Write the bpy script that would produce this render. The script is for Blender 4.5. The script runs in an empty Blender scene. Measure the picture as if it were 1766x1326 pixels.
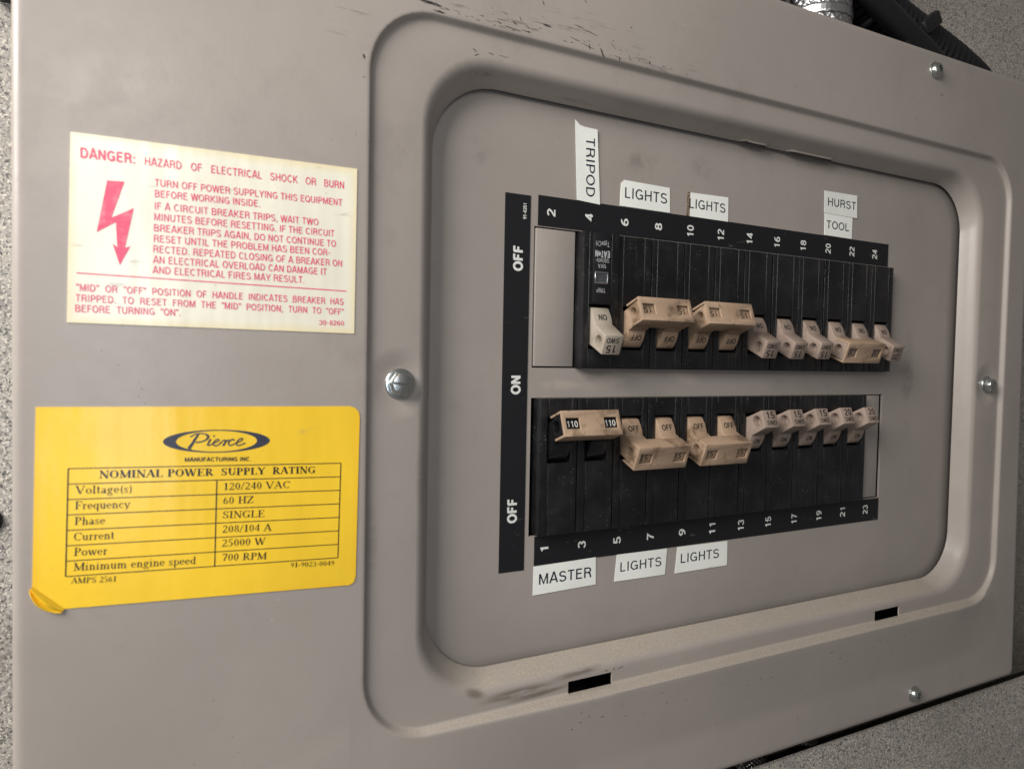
import bpy, bmesh, math, random
from mathutils import Vector, Matrix
random.seed(7)
SC = bpy.context.scene
COL = SC.collection
S = 0.001                                   # everything below is written in millimetres

# ------------------------------------------------------------------ camera
cam = bpy.data.cameras.new('camera'); camo = bpy.data.objects.new('camera', cam); COL.objects.link(camo)
r = Vector((0.891124, -0.453386, 0.018435)); u = Vector((0.000077, 0.040779, 0.999168)); b = Vector((-0.45376, -0.890381, 0.036374))
camo.matrix_world = Matrix(((r.x, u.x, b.x, -0.253473), (r.y, u.y, b.y, -0.25848), (r.z, u.z, b.z, 0.009723), (0, 0, 0, 1)))
cam.sensor_width = 36.0; cam.lens = 36.0 * 1200 / 1766
cam.clip_start = 0.01; cam.clip_end = 20
cam.dof.use_dof = True; cam.dof.focus_distance = 0.335; cam.dof.aperture_fstop = 16
SC.camera = camo

# ------------------------------------------------------------------ light
w = bpy.data.worlds.new('World'); SC.world = w; w.use_nodes = True
bg = w.node_tree.nodes['Background']; bg.inputs[0].default_value = (1.0, 0.94, 0.90, 1); bg.inputs[1].default_value = 0.125

def area(name, loc, target, sx, sy, power, col):
    l = bpy.data.lights.new(name, 'AREA'); l.shape = 'RECTANGLE'; l.size = sx; l.size_y = sy; l.energy = power; l.color = col
    o = bpy.data.objects.new(name, l); COL.objects.link(o); o.location = loc
    o.rotation_euler = (Vector(target) - Vector(loc)).to_track_quat('-Z', 'Y').to_euler()
    return o
area('doorway_light', (-0.76, -0.31, 0.38), (-0.05, 0, 0.0), 0.46, 0.42, 10.6, (1.0, 0.965, 0.925))
area('work_light', (-0.30, -0.52, 0.24), (-0.15, 0, 0.0), 0.08, 0.10, 0.42, (1.0, 0.95, 0.88))
area('door_gap_light', (-0.285, -0.53, 0.0), (-0.27, 0, 0.0), 0.012, 0.30, 0.45, (0.75, 0.87, 1.0))
SC.view_settings.view_transform = 'Standard'
try: SC.view_settings.look = 'None'
except Exception: pass
SC.view_settings.exposure = 0; SC.view_settings.gamma = 1; SC.view_settings.use_curve_mapping = False
SC.cycles.max_bounces = 6

# ------------------------------------------------------------------ materials
class NT:
    def __init__(s, name):
        s.m = bpy.data.materials.new(name); s.m.use_nodes = True
        s.t = s.m.node_tree; s.n = s.t.nodes; s.p = s.n['Principled BSDF']
        s.co = s.n.new('ShaderNodeTexCoord').outputs['Object']
    def lk(s, a, b_): s.t.links.new(a, b_)
    def inp(s, name, val):
        k = s.p.inputs[name]
        if hasattr(val, 'is_output'): s.lk(val, k)
        else: k.default_value = val
    def put(s, sock, val):
        if hasattr(val, 'is_output'): s.lk(val, sock)
        else: sock.default_value = val
    def mapping(s, scale=(1, 1, 1), rot=(0, 0, 0), loc=(0, 0, 0), vec=None):
        m = s.n.new('ShaderNodeMapping'); s.lk(vec or s.co, m.inputs[0])
        m.inputs['Scale'].default_value = scale; m.inputs['Rotation'].default_value = rot; m.inputs['Location'].default_value = loc
        return m.outputs[0]
    def noise(s, scale, detail=3, rough=0.55, vec=None):
        m = s.n.new('ShaderNodeTexNoise'); s.lk(vec or s.co, m.inputs['Vector'])
        m.inputs['Scale'].default_value = scale; m.inputs['Detail'].default_value = detail; m.inputs['Roughness'].default_value = rough
        return m.outputs[0]
    def voro(s, scale, vec=None, out='Distance'):
        m = s.n.new('ShaderNodeTexVoronoi'); s.lk(vec or s.co, m.inputs['Vector']); m.inputs['Scale'].default_value = scale
        return m.outputs[out]
    def rng(s, v, a, b_, c=0.0, d=1.0, smooth=True):
        m = s.n.new('ShaderNodeMapRange'); s.put(m.inputs[0], v)
        m.interpolation_type = 'SMOOTHSTEP' if smooth else 'LINEAR'
        for i, x in enumerate((a, b_, c, d)): m.inputs[i + 1].default_value = x
        return m.outputs[0]
    def math(s, op, a, b_=0.0, clamp=False):
        m = s.n.new('ShaderNodeMath'); m.operation = op; m.use_clamp = clamp
        s.put(m.inputs[0], a); s.put(m.inputs[1], b_); return m.outputs[0]
    def mix(s, f, a, b_):
        m = s.n.new('ShaderNodeMix'); m.data_type = 'RGBA'
        s.put(m.inputs[0], f); s.put(m.inputs[6], a); s.put(m.inputs[7], b_); return m.outputs[2]
    def normal(s):
        g = s.n.new('ShaderNodeNewGeometry'); x = s.n.new('ShaderNodeSeparateXYZ'); s.lk(g.outputs['Normal'], x.inputs[0]); return x.outputs[2]
    def rand_vec(s):
        oi = s.n.new('ShaderNodeObjectInfo'); v = s.n.new('ShaderNodeVectorMath'); v.operation = 'SCALE'
        v.inputs[0].default_value = (3.1, 1.7, 2.3); s.lk(oi.outputs['Random'], v.inputs['Scale'])
        a = s.n.new('ShaderNodeVectorMath'); a.operation = 'ADD'; s.lk(s.co, a.inputs[0]); s.lk(v.outputs[0], a.inputs[1])
        return a.outputs[0]
    def bump(s, h, strength=0.3, dist=0.001, prev=None):
        m = s.n.new('ShaderNodeBump'); s.lk(h, m.inputs['Height']); m.inputs['Strength'].default_value = strength; m.inputs['Distance'].default_value = dist
        if prev: s.lk(prev, m.inputs['Normal'])
        return m.outputs[0]
    def blob(s, x, z, rx, rz, ang=0.0):
        """soft mask of an ellipse on the panel plane, in mm"""
        c = s.mapping(loc=(-x * S, 0, -z * S))
        m = s.n.new('ShaderNodeMapping'); s.lk(c, m.inputs[0]); m.inputs['Rotation'].default_value = (0, math.radians(ang), 0)
        k = s.n.new('ShaderNodeMapping'); s.lk(m.outputs[0], k.inputs[0]); k.inputs['Scale'].default_value = (1 / (rx * S), 0, 1 / (rz * S))
        l = s.n.new('ShaderNodeVectorMath'); l.operation = 'LENGTH'; s.lk(k.outputs[0], l.inputs[0])
        return s.rng(l.outputs['Value'], 1.0, 0.2)

def c4(r_, g_, b_): return (r_, g_, b_, 1)

def paint_material(name, base, dents=False, smears=False):
    s = NT(name)
    n1 = s.noise(9, 5, 0.6); n2 = s.noise(70, 4, 0.6)
    col = s.mix(s.rng(n1, 0.35, 0.7), c4(*[x * 0.94 for x in base]), c4(*[x * 1.05 for x in base]))
    col = s.mix(s.math('MULTIPLY', s.rng(n2, 0.58, 0.78), 0.16), col, c4(*[x * 0.6 for x in base]))
    fp = s.math('MULTIPLY', s.rng(s.noise(26, 6, 0.72, s.mapping(scale=(1, 1, .7), loc=(2, 1, 4))), 0.54, 0.74), 0.20)
    col = s.mix(fp, col, c4(*[x * 0.5 for x in base]))
    # fine dirt specks, light grit
    v = s.voro(330); sp = s.math('MULTIPLY', s.rng(v, 0.10, 0.05), s.rng(s.noise(45, 2), 0.60, 0.66))
    col = s.mix(s.math('MULTIPLY', sp, 0.7), col, c4(0.10, 0.085, 0.07))
    v2 = s.voro(260, s.mapping(loc=(3, 1, 2))); sp2 = s.math('MULTIPLY', s.rng(v2, 0.09, 0.04), s.rng(s.noise(38, 2, vec=s.mapping(loc=(5, 1, 1))), 0.62, 0.68))
    col = s.mix(s.math('MULTIPLY', sp2, 0.6), col, c4(0.62, 0.57, 0.5))
    if smears:
        streak = s.noise(1, 4, 0.65, s.mapping(scale=(45, 200, 420)))
        for (x, z, rx, rz, a) in ((-141, -123.5, 6, 2.6, -18), (-122, -127, 22, 3.0, 2), (-112, -129.3, 20, 1.8, 3), (-92, -124.2, 18, 2.0, 3), (-184, -58, 3.5, 20, 0), (-165, -35, 3, 16, 0)):
            m_ = s.math('MULTIPLY', s.blob(x, z, rx, rz, a), s.rng(streak, 0.34, 0.54))
            col = s.mix(s.math('MULTIPLY', m_, 0.8 if z < -100 else 0.22), col, c4(0.13, 0.105, 0.085))
        # rubbed grey band above the frame
        for (x, z, rx, rz, a) in ((-140, 140, 45, 5, 0), (-95, 145, 40, 9, 4), (-60, 140, 40, 7, 3), (-138, 121.5, 16, 1.6, 10), (-85, 119.5, 45, 1.2, 0), (-195, 128, 12, 16, 0)):
            m_ = s.math('MULTIPLY', s.blob(x, z, rx, rz, a), s.rng(s.noise(1, 5, 0.7, s.mapping(scale=(60, 200, 620), loc=(x, 0, z))), 0.56, 0.66))
            col = s.mix(s.math('MULTIPLY', m_, 0.5), col, c4(0.10, 0.088, 0.08))
    else:
        for (x, z, rx, rz, a) in ((-40, 95, 9, 12, 0), (-58, 100, 16, 6, 10), (-20, 101, 12, 10, 0), (60, 60, 9, 20, 0), (138, 0, 8, 40, 0), (-140, 95, 10, 10, 0)):
            m_ = s.math('MULTIPLY', s.blob(x, z, rx, rz, a), s.rng(s.noise(60, 4, 0.7), 0.42, 0.7))
            col = s.mix(s.math('MULTIPLY', m_, 0.5), col, c4(0.14, 0.12, 0.10))
        # handle reflections painted as pale patches on the bar between the two rows
        for (x, z, rx, rz, a) in ((-72, 1.5, 20, 5, 12), (-30, 2.5, 14, 4.5, -12), (-98, -1, 14, 3, 0)):
            m_ = s.math('MULTIPLY', s.blob(x, z, rx, rz, a), s.rng(s.noise(60, 3, 0.5, s.mapping(loc=(1, 2, 0))), 0.42, 0.5))
            col = s.mix(s.math('MULTIPLY', m_, 0.3), col, c4(0.5, 0.44, 0.36))
    # dust that has settled on upward facing metal
    up = s.rng(s.normal(), 0.45, 0.93)
    grit = s.rng(s.noise(900, 2), 0.35, 0.65, 0.55, 1.0)
    dust = s.math('MULTIPLY', s.math('MULTIPLY', up, grit), s.rng(s.noise(60, 4), 0.25, 0.6, 0.45, 0.95))
    dcol = s.mix(s.rng(s.noise(1500, 3, 0.7), 0.35, 0.7), c4(0.27, 0.235, 0.19), c4(0.42, 0.365, 0.29))
    col = s.mix(dust, col, dcol)
    s.inp('Base Color', col)
    rough = s.rng(n2, 0.3, 0.7, 0.30, 0.40)
    s.inp('Roughness', s.math('ADD', rough, s.math('MULTIPLY', dust, 0.4), True))
    s.inp('Specular IOR Level', 0.5)
    nb = s.bump(s.noise(420, 2), 0.05, 0.0006)
    nb = s.bump(s.noise(14, 2), 0.35, 0.0012, nb)
    if dents:
        h = None
        for (x, z) in ((-173.8, 0), (199.5, -0.5)):
            m_ = s.blob(x, z, 13, 14); h = m_ if h is None else s.math('MAXIMUM', h, m_)
        h = s.math('MULTIPLY', h, -1.0)
        nb = s.bump(h, 1.0, 0.0016, nb)
    s.inp('Normal', nb)
    return s.m

def plastic(name, base, rough=0.45, dirt=0.5, dirtcol=(0.12, 0.075, 0.04), sp=0.0):
    s = NT(name); v = s.rand_vec()
    n = s.noise(110, 5, 0.65, v); col = s.mix(s.rng(s.noise(40, 2, vec=v), 0.3, 0.7), c4(*[x * 0.88 for x in base]), c4(*[x * 1.06 for x in base]))
    col = s.mix(s.math('MULTIPLY', s.rng(n, 0.50, 0.70), dirt), col, c4(*dirtcol))
    d2 = s.math('MULTIPLY', s.rng(s.voro(420, v), 0.16, 0.07), s.rng(s.noise(75, 2, vec=v), 0.5, 0.58))
    col = s.mix(s.math('MULTIPLY', d2, dirt), col, c4(0.05, 0.035, 0.02))
    s.inp('Base Color', col); s.inp('Roughness', rough); s.inp('Normal', s.bump(s.noise(600, 2, vec=v), 0.12, 0.0004))
    return s.m

def black_bakelite():
    s = NT('black_bakelite'); v = s.rand_vec()
    col = s.mix(s.rng(s.noise(60, 4, vec=v), 0.35, 0.75), c4(0.005, 0.005, 0.006), c4(0.014, 0.014, 0.015))
    streak = s.noise(1, 3, 0.6, s.mapping(scale=(520, 120, 30), vec=v))
    col = s.mix(s.math('MULTIPLY', s.rng(streak, 0.60, 0.76), 0.13), col, c4(0.10, 0.095, 0.09))
    gr = s.math('MULTIPLY', s.rng(s.voro(800, v), 0.15, 0.06), s.rng(s.noise(120, 3, vec=v), 0.52, 0.60))
    col = s.mix(s.math('MULTIPLY', gr, 0.55), col, c4(0.42, 0.38, 0.32))
    sm = s.math('MULTIPLY', s.rng(s.noise(45, 5, 0.7, v), 0.57, 0.74), 0.07)
    col = s.mix(sm, col, c4(0.14, 0.125, 0.11))
    s.inp('Base Color', col); s.inp('Roughness', s.rng(s.noise(90, 3, vec=v), 0.3, 0.7, 0.24, 0.42)); s.inp('Normal', s.bump(s.noise(700, 2, vec=v), 0.15, 0.0004))
    return s.m

def simple(name, base, rough=0.5, metal=0.0, bumps=0.0, var=0.1, scale=200):
    s = NT(name)
    col = s.mix(s.rng(s.noise(scale, 4), 0.35, 0.7), c4(*[x * (1 - var) for x in base]), c4(*[x * (1 + var) for x in base]))
    s.inp('Base Color', col); s.inp('Roughness', rough); s.inp('Metallic', metal)
    if bumps: s.inp('Normal', s.bump(s.noise(scale * 3, 2), bumps, 0.0005))
    return s.m

def paper(name, base, dirt, rough=0.4, waves=0.0, edge=None):
    s = NT(name); v = s.rand_vec()
    col = s.mix(s.rng(s.noise(25, 4, vec=v), 0.35, 0.7), c4(*[x * 0.93 for x in base]), c4(*[min(1, x * 1.04) for x in base]))
    hair = s.noise(1, 3, 0.6, s.mapping(scale=(60, 40, 200), rot=(0, 0.5, 0), vec=v))
    col = s.mix(s.math('MULTIPLY', s.rng(hair, 0.66, 0.74), dirt), col, c4(0.25, 0.22, 0.18))
    d2 = s.math('MULTIPLY', s.rng(s.voro(300, v), 0.12, 0.05), s.rng(s.noise(60, 2, vec=v), 0.52, 0.6))
    col = s.mix(s.math('MULTIPLY', d2, dirt), col, c4(0.12, 0.1, 0.08))
    if edge:
        x0, x1, z0, z1, ec = edge
        g = s.n.new('ShaderNodeSeparateXYZ'); s.lk(s.co, g.inputs[0])
        X, Z = g.outputs[0], g.outputs[2]
        dx = s.math('MINIMUM', s.math('SUBTRACT', X, x0 * S), s.math('SUBTRACT', x1 * S, X))
        dz = s.math('MINIMUM', s.math('SUBTRACT', Z, z0 * S), s.math('SUBTRACT', z1 * S, Z))
        m_ = s.rng(s.math('ADD', s.math('MINIMUM', dx, dz), s.math('MULTIPLY', s.noise(90, 3), 0.002)), 0.0045, 0.0006)
        col = s.mix(s.math('MULTIPLY', m_, 0.6), col, c4(*ec))
    s.inp('Base Color', col); s.inp('Roughness', rough)
    nb = s.bump(s.noise(500, 2), 0.06, 0.0004)
    if waves: nb = s.bump(s.noise(1, 2, 0.5, s.mapping(scale=(70, 40, 14))), waves, 0.0012, nb)
    s.inp('Normal', nb)
    return s.m

def ink(name, base, fade=0.0, under=(1, 1, 1), rough=0.45):
    s = NT(name); v = s.rand_vec()
    col = c4(*base)
    if fade: col = s.mix(s.math('MULTIPLY', s.rng(s.noise(500, 3, vec=v), 0.45, 0.75), fade), col, c4(*under))
    if hasattr(col, 'is_output'): s.inp('Base Color', col)
    else: s.inp('Base Color', col)
    s.inp('Roughness', rough)
    return s.m

def speckle(name):
    s = NT(name)
    a = s.noise(1050, 2, 0.6); b2 = s.noise(1150, 2, 0.6, s.mapping(loc=(4, 2, 7))); c_ = s.noise(820, 2, 0.5, s.mapping(loc=(1, 8, 3)))
    col = s.mix(s.rng(s.noise(14, 4), 0.3, 0.7), c4(0.36, 0.335, 0.295), c4(0.44, 0.41, 0.365))
    col = s.mix(s.rng(c_, 0.50, 0.60), col, c4(0.26, 0.24, 0.22))
    col = s.mix(s.rng(a, 0.56, 0.61), col, c4(0.09, 0.085, 0.08))
    col = s.mix(s.rng(b2, 0.58, 0.62), col, c4(0.70, 0.64, 0.54))
    col = s.mix(s.math('MULTIPLY', s.rng(s.noise(9, 5, 0.65), 0.5, 0.75), 0.35), col, c4(0.16, 0.14, 0.115))
    s.inp('Base Color', col); s.inp('Roughness', 0.62)
    s.inp('Normal', s.bump(s.noise(700, 3), 0.45, 0.0005))
    return s.m

M = dict(
    cover=paint_material('taupe_paint', (0.338, 0.300, 0.270), True, True),
    deck=paint_material('taupe_paint_recess', (0.325, 0.288, 0.260)),
    scuff=ink('scuff_mark', (0.035, 0.03, 0.028), 0.75, (0.22, 0.19, 0.165), 0.6),
    box=simple('grey_box_steel', (0.16, 0.15, 0.14), 0.6),
    black=black_bakelite(),
    dark=simple('dark_interior', (0.012, 0.012, 0.012), 0.8),  # near-black, also stands in for shade in the gap under the cover
    handle=plastic('cream_plastic', (0.300, 0.230, 0.188), 0.5, 0.5),
    handle_new=plastic('pale_cream_plastic', (0.37, 0.32, 0.26), 0.42, 0.14),
    tan=plastic('yellowed_tan_plastic', (0.375, 0.262, 0.178), 0.5, 0.85),
    ink=ink('black_ink', (0.010, 0.009, 0.008), 0.12, (0.12, 0.10, 0.08)),
    white=ink('white_ink', (0.72, 0.72, 0.68), 0.15, (0.4, 0.4, 0.38)),
    grey=ink('grey_print', (0.42, 0.42, 0.42), 0.4, (0.1, 0.1, 0.1)),
    legend=paper('black_legend_film', (0.006, 0.006, 0.008), 0.22, 0.5),
    tape=paper('label_tape', (0.84, 0.855, 0.80), 0.35, 0.35),
    tapeink=ink('tape_ink', (0.012, 0.014, 0.03)),
    danger=paper('cream_sticker', (0.80, 0.77, 0.64), 0.35, 0.24, 0.5, (-277.5, -191.2, 17.8, 75.2, (0.78, 0.64, 0.33))),
    red=ink('red_ink', (0.72, 0.06, 0.14), 0.4, (0.80, 0.36, 0.38), 0.28),
    yellow=paper('yellow_sticker', (0.90, 0.585, 0.035), 0.18, 0.25, 0.35, (-287, -189.0, -72.5, -6, (0.86, 0.48, 0.025))),
    yink=ink('sticker_black_ink', (0.018, 0.017, 0.016), 0.12, (0.25, 0.16, 0.03), 0.3),
    navy=ink('navy_ink', (0.03, 0.033, 0.055), 0.3, (0.10, 0.09, 0.08), 0.35),
    zinc=simple('zinc_plated_steel', (0.60, 0.62, 0.60), 0.28, 1.0, 0.15),
    chrome=simple('die_cast_zinc', (0.58, 0.58, 0.59), 0.34, 1.0, 0.1),
    rubber=simple('black_rubber', (0.006, 0.006, 0.007), 0.5, 0.0, 0.3),
    wall=speckle('speckled_coating'),
    window=simple('clear_trip_window', (0.06, 0.065, 0.07), 0.08),
    glue=simple('brown_adhesive', (0.20, 0.145, 0.10), 0.7, 0, 0.4, 0.5, 900),
)

# ------------------------------------------------------------------ mesh helpers
def V(x, d, z): return Vector((x * S, -d * S, z * S))     # x right, d out of the panel, z up (mm)

class MB:
    def __init__(s): s.v = []; s.f = []; s.mi = []
    def add(s, verts, faces, mi=0):
        o = len(s.v); s.v += [Vector(p) for p in verts]
        s.f += [tuple(o + i for i in f) for f in faces]; s.mi += [mi] * len(faces)
        return s
    def box(s, x0, x1, d0, d1, z0, z1, mi=0):
        P = [V(x, d, z) for d in (d0, d1) for z in (z0, z1) for x in (x0, x1)]
        return s.add(P, [(0, 2, 3, 1), (4, 5, 7, 6), (0, 1, 5, 4), (2, 6, 7, 3), (0, 4, 6, 2), (1, 3, 7, 5)], mi)
    def prism_x(s, prof, x0, x1, mi=0):                  # prof: (d, z) polygon, extruded along x
        n = len(prof); P = [V(x0, d, z) for d, z in prof] + [V(x1, d, z) for d, z in prof]
        return s.add(P, [tuple(range(n)), tuple(range(2 * n - 1, n - 1, -1))] + [(i, i + n, (i + 1) % n + n, (i + 1) % n) for i in range(n)], mi)
    def plate(s, outline, d0, d1, mi=0):                 # outline: (x, z) polygon, extruded along d
        n = len(outline); P = [V(x, d0, z) for x, z in outline] + [V(x, d1, z) for x, z in outline]
        return s.add(P, [tuple(range(n)), tuple(range(2 * n - 1, n - 1, -1))] + [(i, i + n, (i + 1) % n + n, (i + 1) % n) for i in range(n)], mi)
    def flat(s, poly, d, mi=0): return s.add([V(x, d, z) for x, z in poly], [tuple(range(len(poly)))], mi)
    def lathe(s, prof, n, axis_o, ax, ux, vx, mi=0):     # prof: (radius, height) in mm
        P = []
        for rr, h in prof:
            for k in range(n):
                a = 2 * math.pi * k / n
                P.append(axis_o + ax * (h * S) + (ux * math.cos(a) + vx * math.sin(a)) * (rr * S))
        F = [(i * n + k, i * n + (k + 1) % n, (i + 1) * n + (k + 1) % n, (i + 1) * n + k) for i in range(len(prof) - 1) for k in range(n)]
        F += [tuple(range(n - 1, -1, -1)), tuple((len(prof) - 1) * n + k for k in range(n))]
        return s.add(P, F, mi)
    def tube(s, pts, rad, n=14, mi=0):
        P = []; F = []
        pts = [Vector(p) for p in pts]
        for i, p in enumerate(pts):
            t = (pts[min(i + 1, len(pts) - 1)] - pts[max(i - 1, 0)]).normalized()
            a = t.cross(Vector((0, 1, 0.01))).normalized(); c_ = t.cross(a)
            rr = rad[i] if isinstance(rad, (list, tuple)) else rad
            for k in range(n):
                an = 2 * math.pi * k / n; P.append(p + (a * math.cos(an) + c_ * math.sin(an)) * rr * S)
        for i in range(len(pts) - 1):
            for k in range(n): F.append((i * n + k, i * n + (k + 1) % n, (i + 1) * n + (k + 1) % n, (i + 1) * n + k))
        F += [tuple(range(n - 1, -1, -1)), tuple((len(pts) - 1) * n + k for k in range(n))]
        return s.add(P, F, mi)
    def mesh(s, name, mats, smooth=False):
        me = bpy.data.meshes.new(name); me.from_pydata(s.v, [], s.f)
        for m in mats: me.materials.append(m)
        me.polygons.foreach_set('material_index', s.mi)
        bm = bmesh.new(); bm.from_mesh(me); bmesh.ops.recalc_face_normals(bm, faces=bm.faces) if smooth != 'keep' else None
        bm.to_mesh(me); bm.free()
        if smooth: me.polygons.foreach_set('use_smooth', [True] * len(me.polygons))
        me.update(); return me
    def build(s, name, mats, parent=None, smooth=False):
        return link(name, s.mesh(name, mats if isinstance(mats, (list, tuple)) else [mats], smooth), parent)

def link(name, me, parent=None):
    o = bpy.data.objects.new(name, me); COL.objects.link(o)
    if parent: o.parent = parent
    return o

def empty(name, loc=(0, 0, 0)):
    o = bpy.data.objects.new(name, None); COL.objects.link(o); o.location = loc; o.empty_display_size = 0.01; return o

def tag(o, label, cat, group=None, kind=None):
    o['label'] = label; o['category'] = cat
    if group: o['group'] = group
    if kind: o['kind'] = kind
    return o

def bake(me, cutters=(), bevel=None, solid=None, seg=2, smooth=True, selfx=False):
    """a mesh after solidify, boolean cuts and bevel, as a new mesh"""
    o = link('work', me); tmp = []
    if solid is not None:
        m = o.modifiers.new('s', 'SOLIDIFY'); m.thickness = solid * S; m.offset = -1
    for c in cutters:
        co = link('cut', c.mesh('cut', [M['dark']])); co.hide_render = True; tmp.append(co)
        m = o.modifiers.new('b', 'BOOLEAN'); m.operation = 'DIFFERENCE'; m.solver = 'EXACT'; m.use_self = selfx; m.object = co
    if bevel:
        m = o.modifiers.new('v', 'BEVEL'); m.width = bevel * S; m.segments = seg; m.limit_method = 'ANGLE'; m.angle_limit = math.radians(40); m.harden_normals = False
    dg = bpy.context.evaluated_depsgraph_get()
    out = bpy.data.meshes.new_from_object(o.evaluated_get(dg))
    for t in tmp + [o]:
        d_ = t.data; bpy.data.objects.remove(t); 
    if smooth:
        bm = bmesh.new(); bm.from_mesh(out)
        for f in bm.faces: f.smooth = True
        for e in bm.edges:
            if len(e.link_faces) == 2 and e.calc_face_angle(0) > math.radians(38): e.smooth = False
        bm.to_mesh(out); bm.free()
    return out

def join_meshes(name, parts, mats):
    """parts: list of (mesh, material index offset) put into one mesh"""
    bm = bmesh.new()
    for me, off in parts:
        n0 = len(bm.faces); bm.from_mesh(me); bm.faces.ensure_lookup_table()
        for f in bm.faces[n0:]: f.material_index += off
    out = bpy.data.meshes.new(name); bm.to_mesh(out); bm.free()
    for m in mats: out.materials.append(m)
    return out

# ------------------------------------------------------------------ lettering
# a plain grotesque face, drawn as strokes on a cap height of 1
def _sans_font():
    P = lambda *p: ('P', p); A = lambda cx, cy, rx, ry, a0, a1: ('A', cx, cy, rx, ry, a0, a1)
    G = {}
    G['A'] = (.74, [P((.04, 0), (.36, 1), (.40, 1), (.70, 0)), P((.16, .30), (.59, .30))])
    G['B'] = (.74, [P((.12, .0), (.12, 1)), P((.12, .94), (.40, .94)), P((.12, .53), (.42, .53)), P((.12, .06), (.42, .06)), A(.40, .735, .2, .205, -90, 90), A(.42, .295, .22, .235, -90, 90)])
    G['C'] = (.78, [A(.41, .5, .31, .44, 42, 318)])
    G['D'] = (.78, [P((.12, 0), (.12, 1)), P((.12, .94), (.36, .94)), P((.12, .06), (.36, .06)), A(.34, .5, .33, .44, -90, 90)])
    G['E'] = (.68, [P((.12, 0), (.12, 1)), P((.12, .94), (.60, .94)), P((.12, .53), (.55, .53)), P((.12, .06), (.61, .06))])
    G['F'] = (.62, [P((.12, 0), (.12, 1)), P((.12, .94), (.58, .94)), P((.12, .51), (.52, .51))])
    G['G'] = (.82, [A(.42, .5, .33, .44, 42, 318), P((.70, .05), (.70, .46)), P((.44, .45), (.76, .45))])
    G['H'] = (.78, [P((.12, 0), (.12, 1)), P((.66, 0), (.66, 1)), P((.12, .52), (.66, .52))])
    G['I'] = (.28, [P((.14, 0), (.14, 1))])
    G['J'] = (.56, [P((.42, .28), (.42, 1)), A(.24, .27, .18, .22, 180, 360)])
    G['K'] = (.76, [P((.12, 0), (.12, 1)), P((.12, .34), (.66, 1)), P((.30, .56), (.70, 0))])
    G['L'] = (.60, [P((.12, 0), (.12, 1)), P((.12, .06), (.56, .06))])
    G['M'] = (.90, [P((.12, 0), (.12, 1)), P((.78, 0), (.78, 1)), P((.14, 1), (.45, .08), (.76, 1))])
    G['N'] = (.78, [P((.12, 0), (.12, 1)), P((.66, 0), (.66, 1)), P((.13, .98), (.65, .02))])
    G['O'] = (.82, [A(.41, .5, .33, .44, 0, 360)])
    G['P'] = (.70, [P((.12, 0), (.12, 1)), P((.12, .94), (.40, .94)), P((.12, .46), (.40, .46)), A(.39, .70, .23, .24, -90, 90)])
    G['Q'] = (.82, [A(.41, .5, .33, .44, 0, 360), P((.46, .26), (.74, -.02))])
    G['R'] = (.76, [P((.12, 0), (.12, 1)), P((.12, .94), (.42, .94)), P((.12, .50), (.42, .50)), A(.41, .72, .23, .22, -90, 90), P((.42, .50), (.58, .40), (.63, .20), (.66, 0))])
    G['S'] = (.72, [A(.36, .73, .25, .21, 20, 270), A(.36, .28, .27, .235, -160, 92)])
    G['T'] = (.66, [P((.33, 0), (.33, 1)), P((.03, .94), (.63, .94))])
    G['U'] = (.78, [P((.12, .34), (.12, 1)), P((.66, .34), (.66, 1)), A(.39, .34, .27, .28, 180, 360)])
    G['V'] = (.72, [P((.04, 1), (.35, .02), (.37, .02), (.68, 1))])
    G['W'] = (1.0, [P((.04, 1), (.26, .03), (.28, .03), (.50, .97), (.52, .97), (.73, .03), (.75, .03), (.96, 1))])
    G['X'] = (.72, [P((.06, 0), (.66, 1)), P((.06, 1), (.66, 0))])
    G['Y'] = (.72, [P((.04, 1), (.36, .42), (.68, 1)), P((.36, 0), (.36, .45))])
    G['Z'] = (.68, [P((.06, .94), (.60, .94)), P((.58, .96), (.08, .05)), P((.06, .06), (.62, .06))])
    G['0'] = (.60, [A(.30, .5, .22, .44, 0, 360)])
    G['1'] = (.60, [P((.34, 0), (.34, 1)), P((.14, .74), (.34, .90))])
    G['2'] = (.60, [A(.30, .70, .22, .24, -12, 165), P((.515, .66), (.36, .42), (.12, .18), (.08, .06), (.55, .06))])
    G['3'] = (.60, [A(.28, .72, .21, .22, -80, 160), A(.28, .28, .23, .23, -165, 82)])
    G['4'] = (.60, [P((.41, 0), (.41, 1)), P((.40, .94), (.06, .27), (.56, .27))])
    G['5'] = (.60, [P((.50, .94), (.16, .94), (.11, .50)), A(.29, .31, .22, .25, -160, 145)])
    G['6'] = (.60, [A(.30, .30, .21, .25, 0, 360), A(.42, .36, .33, .58, 75, 175)])
    G['7'] = (.60, [P((.06, .94), (.54, .94), (.34, .50), (.22, 0))])
    G['8'] = (.60, [A(.30, .73, .19, .21, 0, 360), A(.30, .28, .22, .23, 0, 360)])
    G['9'] = (.60, [A(.30, .69, .21, .25, 0, 360), A(.18, .64, .33, .58, -105, -5)])
    dot = lambda x, y: P((x, y - .07), (x, y + .07))
    G['.'] = (.28, [dot(.14, .07)]); G[':'] = (.28, [dot(.14, .07), dot(.14, .6)]); G[','] = (.28, [P((.16, .13), (.10, -.15))])
    G['-'] = (.40, [P((.06, .40), (.34, .40))]); G["'"] = (.14, [P((.07, .72), (.07, 1))]); G['/'] = (.36, [P((.03, -.03), (.33, 1.03))])
    G['~'] = (.5, [P((.06, .4), (.18, .5), (.32, .4), (.44, .5))]); G['*'] = (.5, [A(.25, .5, .16, .2, 0, 360)])
    G['y'] = (.52, [P((.04, .72), (.26, .02)), P((.48, .72), (.22, -.12), (.08, -.2))]); G['p'] = (.58, [P((.11, -.26), (.11, .72)), A(.30, .36, .2, .31, 0, 360)])
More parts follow.
